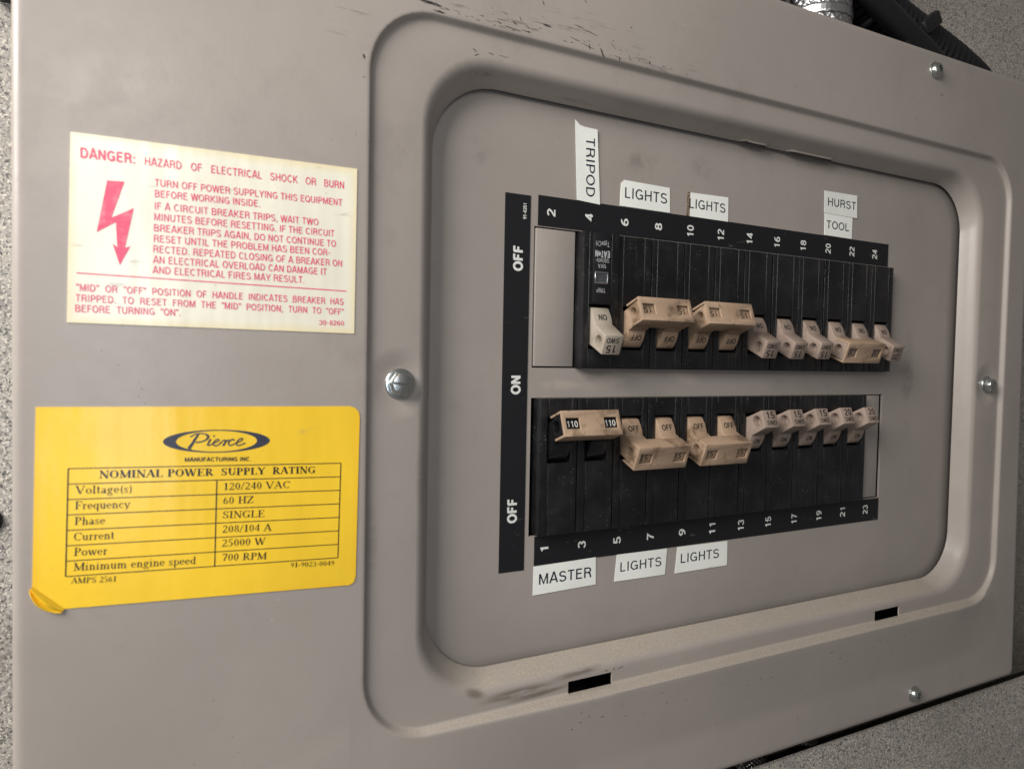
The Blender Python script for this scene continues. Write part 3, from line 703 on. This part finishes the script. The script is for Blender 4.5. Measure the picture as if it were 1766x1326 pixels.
def nums(z, ns):
    out = []
    for i, q in enumerate(ns):
        w_ = 3.3 if q < 10 else 5.3
        if q == 1: w_ = 1.9
        xc = -X0 + 19.05 * i + 2.0
        out.append((str(q), .17, (xc, z - w_ / 2), (xc, z + w_ / 2), 3.9))
    return out
legend('legend_strip', -111.0, 116.6, 66.1, 78.7, nums(72.0, range(2, 25, 2)), 'black strip of even numbers 2 to 24 above the top row')
legend('legend_strip', -109.7, 116.2, -78.6, -66.1, nums(-71.9, range(1, 24, 2)), 'black strip of odd numbers 1 to 23 below the bottom row')

# ================================================================== breakers
BP = 18.84
ZC, ZP = 35.7, 11.3                                       # row centre; handle pivot above breaker centre (bottom row)
PROF = [(-4, -8.8), (3.6, -8.4), (4.6, -7.9), (6.4, -5.4), (7.5, -2.8), (8.0, -.9), (8.5, -.9), (16.6, 3.8), (13.6, 11.9), (4.6, 7.8), (-4, 7.2)]
FI, FO = Vector((16.6, 3.8)), Vector((13.6, 11.9))        # front face of the handle block (d, t)
FU = (FO - FI).normalized(); FN = Vector((FU.y, -FU.x))
HW = 9.2

def flip(prof, s_): return [(d, t * s_) for d, t in prof]
def body_mesh(width, proud=0.0, slotw=(-5.6, 5.9), poles=(0,), plain=False):
    m = MB(); 
    for p in poles: m.box(p - width / 2, p + width / 2, -28, 5 + proud, -29.1, 29.1)
    cut = []
    for p in poles:
        cut.append(MB().box(p + slotw[0], p + slotw[1], -6, 12, ZP - 9.7, ZP + 9.7))
        cut.append(MB().box(p - 5.35, p - 4.9, 4.55 + proud, 12, -40, 40))
        cut.append(MB().box(p + 6.2, p + 6.45, 4.75 + proud, 12, -40, 40))
    return bake(m.mesh('body', [M['black']]), cut, 0.75, seg=3)
_B = {}
def cached(k, fn):
    if k not in _B: _B[k] = fn()
    return _B[k]

def handle_mesh(state, mats, rating, sub, tied=False):
    """state +1: thrown up towards the middle bar, -1: thrown down (drawn for the bottom row)"""
    off = Vector((0, 0, ZP * S))
    m = MB().prism_x([(d, t * state + ZP) for d, t in PROF], -HW / 2, HW / 2)
    hc = FI * .5 + FO * .5 - FN * 4.6; hole = MB()
    for xa, xb in ((-9, -HW / 2 + 3.8), (HW / 2 - 3.8, 9)):
        pr = []
        for k in range(20):
            a = 2 * math.pi * k / 20; q = hc + FU * 2.6 * math.cos(a) + FN * 2.4 * math.sin(a); pr.append((q.x, q.y * state + ZP))
        hole.prism_x(pr, xa, xb)
    base = bake(m.mesh('handle', [mats[0]]), [hole], 0.28, seg=2)
    t = MB()
    def W(q): return V(0, q[0], q[1] * state + ZP)
    ey = (W(FO) - W(FI)).normalized() * state; 
    cen = W(FI * .5 + FO * .5 + FN * .05)
    if not tied:
        put_text3(t, glyphs(rating, .15), cen + ey * 1.8 * S + XA * .5 * S, XA, ey, 5.0, 3.4, 0)
        put_text3(t, glyphs(sub, .16), cen - ey * 2.0 * S + XA * .5 * S, XA, ey, 6.4, 2.2, 0)
    else:
        put_text3(t, glyphs(rating, .12), cen + XA * (.45 * S if len(rating) > 2 else 0), XA, ey, 3.9 if len(rating) < 3 else 5.0, 2.7, 0)
    # ON / OFF on the round part
    a, b2 = W((6.4, -5.4)), W((7.5, -2.8)); fn = (W(Vector((6.95, -4.1)) + Vector((.92, -.39)) * .10))
    ey2 = (b2 - a).normalized() * state
    if mats[0] is not M['black']: put_text3(t, glyphs('ON' if state > 0 else 'OFF', .16), fn, XA, ey2, 4.2 if state > 0 else 5.8, 2.6, 0)
    tm = t.mesh('print', [mats[1]])
    for v in tm.vertices: pass
    return join_meshes('handle', [(base, 0), (tm, 1)], mats)

def tie_mesh(state):
    W_ = BP + HW
    A = FI - FU * 1.2 + FN * 1.3; B = FO + FU * 1.2 + FN * 1.3
    A2 = A - FN * 8.2; B2 = B - FN * 9.0
    Ai = FI - FU * .15 + FN * .25; Bi = FO + FU * .15 + FN * .25; Ai2 = A2 + FU * 1.05; Bi2 = B2 - FU * 1.05
    P = [A2, A, B, B2, Bi2, Bi, Ai, Ai2]
    x0, x1 = -HW / 2 - .4, BP + HW / 2 + .4
    m = MB().prism_x([(q.x, q.y * state + ZP) for q in P], x0, x1)
    cut = []
    for xc in (0, BP):
        q = [FI + FU * 2.0 - FN * .5, FO - FU * 2.0 - FN * .5, FO - FU * 2.0 + FN * 3, FI + FU * 2.0 + FN * 3]
        cut.append(MB().prism_x([(p.x, p.y * state + ZP) for p in q], xc - 3.2, xc + 3.4))
    return bake(m.mesh('handle_tie', [M['tan']]), cut, 0.22, seg=2)

NAMES = {1: 'first', 2: 'second'}
def breaker(slot, row, state, rating, sub, label, double=False, mats=None, proud=0.0, dx=0.0, black=False):
    """slot 0..11 from the left; row 'top' is the same breaker turned upside down"""
    xl = -111.1 + BP * slot
    t = empty('circuit_breaker')
    cx = xl + 9.525 + dx; zc = -ZC if row == 'bottom' else ZC
    if row == 'top' and double: cx += BP
    t.location = V(cx, 0, zc)
    if row == 'top': t.rotation_euler = (0, math.pi, 0)
    poles = (0, BP) if double else (0,)
    hm = mats or [M['handle'], M['ink']]
    for p in poles:
        b_ = link('body', cached(('body', proud), lambda: body_mesh(18.25, proud)), t); b_.location = (p * S, 0, 0)
        h_ = link('handle', cached(('h', state, rating, sub, double, hm[0].name), lambda: handle_mesh(state, hm, rating, sub, double)), t); h_.location = (p * S, 0, 0)
        if proud: h_.location.y = -proud * S
        if black:
            link('slot_ledge', cached('ledge', lambda: MB().box(-5.3, 5.3, 2.2, 3.2, ZP - 8.6, ZP - 8.0).mesh('slot_ledge', [M['rubber']])), t).location = (p * S, 0, 0)
    if double:
        link('handle_tie', cached(('tie', state), lambda: tie_mesh(state)), t)
    else:
        h_.rotation_euler = (random.uniform(-.02, .02), 0, 0)
    tag(t, label, 'circuit breaker', 'breakers in the %s row' % row)
    return t
new_m = [M['handle_new'], M['ink']]; blk = [M['black'], M['white']]; tanm = [M['tan'], M['ink']]
b4 = breaker(1, 'top', +1, '15', 'SWD', 'newest breaker with printed face and trip window, under number 4', mats=new_m, proud=1.4)
breaker(2, 'top', -1, '15', '', 'double breaker marked 15, switched off, under numbers 6 and 8', True, tanm)
breaker(4, 'top', -1, '15', '', 'double breaker marked 15, switched off, under numbers 10 and 12', True, tanm)
breaker(6, 'top', +1, '15', 'SWD', 'single breaker with cream handle marked 15, under number 14')
breaker(7, 'top', +1, '15', 'SWD', 'single breaker with cream handle marked 15, under number 16', dx=.3)
breaker(8, 'top', +1, '15', 'SWD', 'single breaker with cream handle marked 15, under number 18')
breaker(9, 'top', +1, '30', '', 'double breaker with tied handles marked 30, under numbers 20 and 22', True, [M['handle'], M['ink']], dx=.3)
breaker(11, 'top', +1, '20', 'SWD', 'single breaker marked 20 ending the top row, under number 24', dx=.2)
breaker(0, 'bottom', +1, '110', '', 'main double breaker with black handles marked 110 in a tan tie', True, blk, black=True)
breaker(2, 'bottom', -1, '15', '', 'double breaker marked 15, switched off, over numbers 5 and 7', True, tanm)
breaker(4, 'bottom', -1, '15', '', 'double breaker marked 15, switched off, over numbers 9 and 11', True, tanm)
breaker(6, 'bottom', +1, '15', 'SWD', 'single breaker with cream handle marked 15, over number 13')
breaker(7, 'bottom', +1, '15', 'SWD', 'single breaker with cream handle marked 15, over number 15')
breaker(8, 'bottom', +1, '15', 'SWD', 'single breaker with cream handle marked 15, over number 17')
breaker(9, 'bottom', +1, '20', 'SWD', 'single breaker marked 20, over number 19 in the bottom row')
breaker(10, 'bottom', +1, '20', 'SWD', 'single breaker marked 20 beside the narrow filler, over number 21')
# printed face and trip window of the new breaker (in its own, turned, coordinates)
pf = 6.45
pl = MB()
pl.plate([(-4.7, -29.0), (4.3, -29.0), (4.3, 1.0), (-4.7, 1.0)], pf - .3, pf + .12)
link('face_plate', bake(pl.mesh('face_plate', [M['legend']]), bevel=.15), b4)
tx = MB()
def bt(txt, xc, zc_, wd, cap, wgt): 
    put_text3(tx, glyphs(txt, wgt), V(xc, pf + .2, zc_), XA, ZA, wd, cap, 0)
bt('TypeCH', -.3, -24.3, 7.0, 2.2, .12); bt('EAT*N', -.3, -20.0, 7.6, 2.7, .27); bt('120/240V~', -.3, -17.2, 7.2, 1.6, .14); bt('10KA', -.2, -14.8, 4.2, 1.8, .14); bt('TRIP', .2, -4.4, 4.6, 1.9, .13)
tx.build('lettering', M['grey'], b4)
wf = bake(MB().box(-3.4, 3.4, pf - .2, pf + .5, -12.4, -7.2).mesh('window_frame', [M['chrome']]), [MB().box(-2.9, 2.9, pf - 1, pf + 2, -11.7, -7.9)], .1, seg=1)
wfo = link('trip_window', wf, b4)
link('pane', MB().box(-2.9, 2.9, pf - .1, pf + .15, -11.7, -7.9).mesh('pane', [M['window']]), wfo)

# ================================================================== tape labels
def tape(outline, txt, p0, p1, cap, label, wgt=.12, d=.05, group='white label maker tapes'):
    o_ = MB().plate(outline, d, d + .2).build('tape_label', M['tape'])
    t = MB(); put_text(t, glyphs(txt, wgt), p0, p1, cap, d + .26); t.build('lettering', M['tapeink'], o_)
    return tag(o_, label, 'label', group)
tape([(-92.1, 78.9), (-80.2, 78.2), (-82.4, 110.4), (-89, 110.5), (-91.5, 111.0), (-93.9, 112.8)], 'TRIPOD', (-88.2, 106.2), (-87.6, 81.0), 4.5, 'white tape reading TRIPOD, turned on its side above number 4', d=.28)
tape([(-69.3, 79.1), (-41.0, 79.0), (-41.5, 90.4), (-67.2, 90.7), (-68.9, 89.3), (-69.2, 85)], 'LIGHTS', (-66.8, 82.9), (-43.0, 82.9), 4.7, 'white tape reading LIGHTS above numbers 6 and 8')
o = tape([(-29.0, 78.8), (-5.0, 78.7), (-5.2, 90.4), (-28.9, 89.9)], 'LIGHTS', (-29.6, 82.7), (-7.0, 82.7), 4.4, 'white tape reading LIGHTS with a brown glued end, above number 10')
MB().plate([(-31.4, 78.8), (-29.2, 78.9), (-29.3, 90.0), (-30.9, 90.1), (-31.1, 86), (-30.8, 82.5)], .05, .24).build('adhesive_edge', M['glue'], o)
tape([(62.8, 90.6), (88.8, 90.4), (88.2, 102.6), (62.4, 102.2)], 'HURST', (65.1, 94.7), (87.3, 94.7), 4.2, 'white tape reading HURST above the tape reading TOOL', d=.28)
tape([(63.7, 79.0), (85.3, 78.8), (85.4, 91), (63.4, 91)], 'TOOL', (64.9, 82.7), (82.7, 82.7), 4.2, 'white tape reading TOOL above numbers 20 and 22')
tape([(-109.9, -91.4), (-77.7, -90.8), (-78.0, -78.4), (-109.8, -79.0)], 'MASTER', (-107.1, -87.1), (-80.3, -87.1), 4.6, 'white tape reading MASTER below numbers 1 and 3', .13)
tape([(-67.5, -90.9), (-38.4, -91.2), (-37.4, -78.9), (-66.4, -78.6)], 'LIGHTS', (-64.4, -86.7), (-40.7, -86.7), 4.3, 'white tape reading LIGHTS below numbers 5 and 7')
tape([(-32.2, -91.5), (1.0, -91.4), (.9, -79.2), (-31.0, -78.9)], 'LIGHTS', (-28.9, -86.9), (-4.6, -86.9), 4.5, 'white tape reading LIGHTS below numbers 9 and 11')

# ================================================================== danger sticker
dm = MB().plate([(-277.6, 18.2), (-191.5, 17.7), (-191.0, 75.4), (-276.4, 74.4)], 13.03, 13.23)
dg_ = tag(dm.build('danger_sticker', M['danger']), 'cream danger sticker with red print about electrical shock', 'sticker')
t = MB()
for txt, x0, z0, x1, z1, cap in (
    ('DANGER:', -273.96, 67.20, -259.64, 67.43, 2.96),
    ('HAZARD   OF   ELECTRICAL   SHOCK   OR   BURN', -257.02, 67.40, -195.63, 67.85, 2.47),
    ('TURN OFF POWER SUPPLYING THIS EQUIPMENT', -254.26, 61.33, -196.26, 61.95, 2.22),
    ('BEFORE WORKING INSIDE.', -254.26, 57.96, -223.33, 58.40, 2.22),
    ('IF A CIRCUIT BREAKER TRIPS, WAIT TWO', -254.32, 54.18, -204.29, 54.31, 2.23),
    ('MINUTES BEFORE RESETTING. IF THE CIRCUIT', -254.45, 50.79, -198.88, 51.02, 2.23),
    ('BREAKER TRIPS AGAIN, DO NOT CONTINUE TO', -254.51, 47.40, -198.25, 47.53, 2.23),
    ('RESET UNTIL THE PROBLEM HAS BEEN COR-', -254.57, 44.08, -200.26, 44.33, 2.23),
    ('RECTED. REPEATED CLOSING OF A BREAKER ON', -254.69, 40.82, -196.06, 40.88, 2.24),
    ('AN ELECTRICAL OVERLOAD CAN DAMAGE IT', -254.81, 37.55, -201.40, 37.61, 2.24),
    ('AND ELECTRICAL FIRES MAY RESULT.', -254.94, 34.36, -208.90, 34.32, 2.24),
    ("''MID''  OR  ''OFF''  POSITION  OF  HANDLE  INDICATES  BREAKER  HAS", -275.21, 27.69, -195.40, 27.64, 2.15),
    ("TRIPPED.  TO  RESET  FROM  THE  ''MID''  POSITION,  TURN  TO  ''OFF''", -275.33, 24.56, -195.36, 24.12, 2.15),
    ("BEFORE  TURNING  ''ON''.", -275.46, 21.42, -247.10, 21.44, 2.15),
    ('30-8260', -203.79, 20.35, -195.17, 20.45, 1.6)):
    put_text(t, glyphs(txt, .2 if 'DANGER' in txt else .145), (x0, z0), (x1, z1), cap, 13.29)
t.flat([(-275.1, 32.85), (-194.5, 32.3), (-194.5, 32.65), (-275.1, 33.2)], 13.29)
t.build('lettering', M['red'], dg_)
MB().flat([(-267.09, 61.4), (-262.5, 61.6), (-265.97, 50.36), (-260.01, 53.9), (-262.38, 41.6), (-260.91, 42.23), (-263.79, 36.12), (-265.75, 42.59), (-264.48, 41.7), (-264.82, 49.09), (-269.87, 45.6)], 13.29).build('lightning_arrow', M['red'], dg_)

# ================================================================== yellow rating sticker
OUT = [(-285.43, -6.9), (-192.7, -8.0), (-190.9, -8.6), (-189.6, -10.0), (-189.2, -11.9), (-190.1, -69.2), (-190.7, -71.2), (-192.3, -72.1), (-279.2, -67.9), (-286.6, -60.4)]
ym = MB().plate(OUT, 13.03, 13.25)
yl = tag(ym.build('rating_sticker', M['yellow']), 'yellow power rating sticker with black table, corner curled', 'sticker')
# the curled, creased lower corner
bm_ = MB(); G = []
c0, c1, tip = Vector((-286.6, -60.2)), Vector((-278.6, -67.9)), Vector((-284.4, -66.6))
for i in range(9):
    row_ = []
    for j in range(7):
        a = i / 8; q = c0.lerp(c1, a); e_ = (tip - (c0 + c1) / 2) * (j / 6) * math.sin(math.pi * (0.08 + .84 * a)) ** .6 * .95
        p = q + e_; h = 13.22 + (1.5 * math.sin(math.pi * j / 4.2) ** 2 + .5 * (j / 6)) * math.sin(math.pi * (.1 + .8 * a)) + .35 * math.sin(a * 7 + j) * (j / 6)
        row_.append(V(p.x, h, p.y))
    G.append(row_)
bm_.add([p for r_ in G for p in r_], [(i * 7 + j, i * 7 + j + 1, (i + 1) * 7 + j + 1, (i + 1) * 7 + j) for i in range(8) for j in range(6)])
cm_ = bake(bm_.mesh('curled_corner', [M['yellow']], True), solid=.15)
link('curled_corner', cm_, yl)
t = MB(); TD = 13.31
for txt, x0, z0, x1, z1, cap in (
    ('NOMINAL POWER  SUPPLY  RATING', -269.46, -28.94, -204.80, -31.09, 2.40),
    ('Voltage(s)', -275.73, -33.29, -260.80, -33.88, 2.45), ('Frequency', -275.80, -37.96, -261.16, -38.62, 2.45), ('Phase', -275.93, -42.70, -267.94, -43.10, 2.45),
    ('Current', -276.06, -47.45, -265.46, -47.92, 2.45), ('Power', -276.13, -52.07, -267.33, -52.59, 2.45), ('Minimum engine speed', -276.26, -56.63, -242.54, -58.48, 2.45),
    ('120/240 VAC', -234.01, -34.99, -213.28, -35.68, 2.37), ('60 HZ', -234.26, -39.57, -224.97, -39.93, 2.37), ('SINGLE', -234.37, -44.30, -221.49, -44.99, 2.37),
    ('208/104 A', -234.49, -49.04, -219.09, -49.87, 2.38), ('25000 W', -234.61, -53.64, -221.02, -54.43, 2.38), ('700 RPM', -234.53, -58.42, -220.72, -59.43, 2.38),
    ('91-9023-0049', -212.74, -63.21, -197.91, -64.22, 1.66), ('AMPS 2561', -276.94, -60.45, -265.02, -61.33, 1.79)):
    put_text(t, serif_text(txt, 1.35 if 'NOMINAL' in txt else 1.0), (x0, z0), (x1, z1), cap, TD, 0, 1.0)
put_text(t, glyphs('MANUFACTURING INC.', .2), (-245.77, -24.98), (-225.71, -25.75), 1.3, TD)
t.build('lettering', M['yink'], yl)
g = MB()
def rule(a, b2, w_, dd=TD):
    e = Vector((b2[0] - a[0], b2[1] - a[1])).normalized(); nx, nz = -e.y * w_ / 2, e.x * w_ / 2
    g.flat([(a[0] + nx, a[1] + nz), (a[0] - nx, a[1] - nz), (b2[0] - nx, b2[1] - nz), (b2[0] + nx, b2[1] + nz)], dd)
RL = [(-277.41 - .114 * i, -25.5 - 4.657 * i) for i in range(8)]; RR = [(-195.81 - .107 * i, -28.07 - 4.802 * i) for i in range(8)]
for k in range(8): rule(RL[k], RR[k], .28)
rule(RL[0], RL[7], .34, TD + .01); rule(RR[0], RR[7], .34, TD + .01); rule((-236.25, -31.4), (-236.83, -60.1), .34, TD + .012)
g.build('table_rules', M['yink'], yl)
lg = MB(); N_ = 72
cx, cz, rx, rz = -235.9, -18.78, 16.1, 3.75
P = []
for k in range(N_):
    a = 2 * math.pi * k / N_; tl = -.024 * math.cos(a) * rx
    P += [V(cx + rx * math.cos(a), TD, cz + rz * math.sin(a) + tl), V(-236.1 + 12.2 * math.cos(a), TD, cz + 3.42 * math.sin(a) - .024 * math.cos(a) * 12.2)]
lg.add(P, [(2 * k, 2 * k + 1, (2 * k + 3) % (2 * N_), (2 * k + 2) % (2 * N_)) for k in range(N_)])
def stroke(pts, w0, w1, dd):
    # Catmull-Rom through the points, ribbon of varying width
    pts = [Vector(p) for p in pts]; Q = []
    for i in range(len(pts) - 1):
        p0, p1, p2, p3 = pts[max(i - 1, 0)], pts[i], pts[i + 1], pts[min(i + 2, len(pts) - 1)]
        for s_ in range(6):
            t_ = s_ / 6; Q.append(.5 * ((2 * p1) + (p2 - p0) * t_ + (2 * p0 - 5 * p1 + 4 * p2 - p3) * t_ ** 2 + (3 * p1 - p0 - 3 * p2 + p3) * t_ ** 3))
    Q.append(pts[-1]); P = []
    for i, q in enumerate(Q):
        e = (Q[min(i + 1, len(Q) - 1)] - Q[max(i - 1, 0)]).normalized(); w_ = (w0 + (w1 - w0) * i / (len(Q) - 1)) / 2
        P += [V(q.x - e.y * w_, dd, q.y + e.x * w_), V(q.x + e.y * w_, dd, q.y - e.x * w_)]
    lg.add(P, [(2 * i, 2 * i + 1, 2 * i + 3, 2 * i + 2) for i in range(len(Q) - 1)])
stroke([(-241.72, -16.43), (-242.63, -17.7), (-243.67, -19.52), (-244.6, -20.9)], .55, 1.05, TD + .004)
stroke([(-244.19, -17.15), (-242.89, -16.4), (-241.06, -16.11), (-239.22, -16.52), (-238.75, -17.3), (-239.48, -18.24), (-241.06, -18.82), (-242.6, -18.95)], .35, .45, TD + .006)
stroke([(-239.35, -16.6), (-238.85, -17.3), (-239.4, -18.1)], .75, .6, TD + .008)
for k, (pts, wa, wb) in enumerate(((((-238.1, -18.0), (-239.0, -19.65), (-238.68, -20.06), (-237.5, -19.5)), .6, .3), (((-237.3, -17.2), (-236.9, -16.95)), .55, .5),
        (((-237.36, -19.42), (-235.89, -18.81), (-235.7, -18.29), (-236.56, -18.35), (-237.41, -19.48), (-237.03, -20.19), (-235.89, -20.06), (-234.68, -18.9)), .35, .4),
        (((-234.68, -18.76), (-233.87, -18.5), (-233.6, -18.89), (-234.41, -20.41)), .35, .65), (((-234.09, -19.75), (-233.47, -18.98), (-232.57, -18.45)), .35, .55),
        (((-230.89, -18.7), (-231.71, -18.35), (-232.73, -19.51), (-232.24, -20.35), (-230.61, -19.7)), .5, .35),
        (((-230.6, -19.75), (-228.6, -18.75), (-228.55, -18.1), (-229.52, -18.45), (-230.39, -19.75), (-229.73, -20.45), (-227.58, -19.71)), .35, .4))):
    stroke(pts, wa, wb, TD + .010 + .002 * k)
lg.build('logo', M['navy'], yl)

# ================================================================== conduit fittings, cables
def knurled(x, d, z0, z1, rad, n=22):
    P, F, m = [], [], MB(); H = max(8, int((z1 - z0) * 1.6)); K = n * 6
    for i in range(H + 1):
        zz = z0 + (z1 - z0) * i / H
        for k in range(K):
            a = 2 * math.pi * k / K; q = (zz - z0) / rad * 1.1
            w_ = max(math.sin(n * (a + q)), math.sin(n * (a - q))); rr = rad + .32 * w_ - (.8 if i in (0, H) else 0)
            P.append(V(x + rr * math.cos(a), d + rr * math.sin(a), zz))
    for i in range(H):
        for k in range(K): F.append((i * K + k, i * K + (k + 1) % K, (i + 1) * K + (k + 1) % K, (i + 1) * K + k))
    F += [tuple(range(K - 1, -1, -1)), tuple(H * K + k for k in range(K))]
    m.add(P, F); return m
def fitting(x, d, z, rad, up, label, n1=24, n2=28, group=None):
    t = empty('conduit_fitting', V(x, d, z))
    inv = Matrix.Translation(-V(x, d, z)); s_ = 1 if up else -1
    ps = [('knurled_nut', knurled(x, d, min(z, z + s_ * n1), max(z, z + s_ * n1), rad))]
    if up: ps += [('collar', MB().lathe([(rad * .9, 0), (rad + .5, .4), (rad + .7, 1.2), (rad + .7, 4.2), (rad + .3, 4.8), (rad * .9, 5)], 48, V(x, d, z + n1), ZA, XA, YOUT)),
                  ('upper_nut', knurled(x, d, z + n1 + 5, z + n1 + 5 + n2, rad - .2))]
    else: ps += [('stub', MB().lathe([(rad * .7, 0), (rad * .7, 30)], 24, V(x, d, z - 2), ZA * -1, XA, YOUT))]
    for nm, mb in ps:
        o_ = mb.build(nm, M['chrome'], t); o_.matrix_parent_inverse = inv
    return tag(t, label, 'conduit fitting', group)
fitting(78, -21, 172, 17.5, True, 'shiny knurled metal conduit fitting above the top edge of the panel', 28)
fitting(46, -24, -172.2, 9, False, 'dark knurled conduit fitting under the panel, partly seen in the gap', 46)
fitting(90, -24, -172.2, 7.5, False, 'smaller knurled conduit fitting under the panel, deeper in the gap', 42)

def curve(pts, n=60):
    pts = [V(*p) for p in pts]; Q = []
    for i in range(len(pts) - 1):
        p0, p1, p2, p3 = pts[max(i - 1, 0)], pts[i], pts[i + 1], pts[min(i + 2, len(pts) - 1)]
        for s_ in range(n):
            t_ = s_ / n; Q.append(.5 * ((2 * p1) + (p2 - p0) * t_ + (2 * p0 - 5 * p1 + 4 * p2 - p3) * t_ ** 2 + (3 * p1 - p0 - 3 * p2 + p3) * t_ ** 3))
    Q.append(pts[-1]); return Q
C1 = curve([(60, -24, 246), (95, -24, 233), (122, -23, 221), (148, -22, 213), (170, -21, 207), (198, -20, 199), (224, -21, 190), (252, -26, 172), (268, -34, 140)], 24)
rad = [15.2 + (.7 if i % 4 < 2 else -.5) for i in range(len(C1))]
o = MB().tube(C1, rad, 24).build('cable_loom', M['rubber'], None, True); tag(o, 'thick black ribbed cable loom sloping down behind the panel', 'cable')
C3 = curve([(92, -30, 190), (98, -30, 220), (112, -31, 246), (132, -32, 270), (160, -33, 330)], 16)
o = MB().tube(C3, 13.5, 18).build('cable', M['rubber'], None, True); tag(o, 'smooth black cable rising behind the loom beside the metal fitting', 'cable')
C2 = curve([(70, -6, 228), (100, -4, 214), (130, -3, 201), (160, -4, 189), (190, -10, 172)], 16)
o = MB().tube(C2, 6.5, 16).build('cable', M['rubber'], None, True); tag(o, 'slim black cable running along the front of the thick loom', 'cable')
C4 = curve([(40, -30, 330), (46, -30, 270), (50, -30, 225), (52, -30, 165)], 12)
o = MB().tube(C4, 10, 16).build('cable', M['rubber'], None, True); tag(o, 'black cable rising behind the panel on the near side of the metal fitting', 'cable')
# cable tie around the loom with its cut tail
ti = empty('cable_tie', V(130, -6, 205)); inv = Matrix.Translation(-V(130, -6, 205))
def bar(p0, p1, wd, th, name):
    p0, p1 = V(*p0), V(*p1); e = (p1 - p0); n_ = Vector((-e.z, 0, e.x)).normalized() * wd * S / 2; y_ = YOUT * th * S / 2
    P = [p + sx * n_ + sy * y_ for p in (p0, p1) for sx, sy in ((-1, -1), (1, -1), (1, 1), (-1, 1))]
    m = MB().add(P, [(3, 2, 1, 0), (4, 5, 6, 7), (0, 1, 5, 4), (1, 2, 6, 5), (2, 3, 7, 6), (3, 0, 4, 7)])
    o_ = link(name, bake(m.mesh(name, [M['rubber']]), bevel=min(wd, th) * .3), ti); o_.matrix_parent_inverse = inv
cc = V(118, -22, 222); ax = (V(148, -22, 213) - V(95, -24, 233)).normalized(); e1 = ax.cross(Vector((0, 1, 0))).normalized(); e2 = ax.cross(e1)
rp = [cc + (e1 * math.cos(a) + e2 * math.sin(a)) * 17.4 * S for a in [2 * math.pi * k / 40 for k in range(41)]]
o = MB().tube(rp, 2.6, 8).build('strap', M['rubber'], ti, True); o.matrix_parent_inverse = inv
bar((124, 0, 189), (147, -2, 209), 5.5, 1.6, 'tail'); bar((143, -2, 205.5), (158, -3, 216.5), 8.5, 5.5, 'head')
tag(ti, 'black cable tie strapped round the loom with its tail sticking out', 'cable tie')
o = MB().tube([V(-302, -42, 132), V(-302, -42, 200), V(-300, -42, 320)], 5, 16).build('cable', M['rubber'], None, True); tag(o, 'black cable on the speckled wall at the upper near corner', 'cable')
# stud on the wall at the near edge
o = MB().lathe([(5.2, -1), (5.2, .8), (4.4, 1.6), (2, 2.0)], 24, V(-308.6, -48, -52), YOUT, XA, ZA).build('wall_plug', M['rubber'], None, True); tag(o, 'dark round plug in the speckled wall beside the yellow sticker', 'plug')
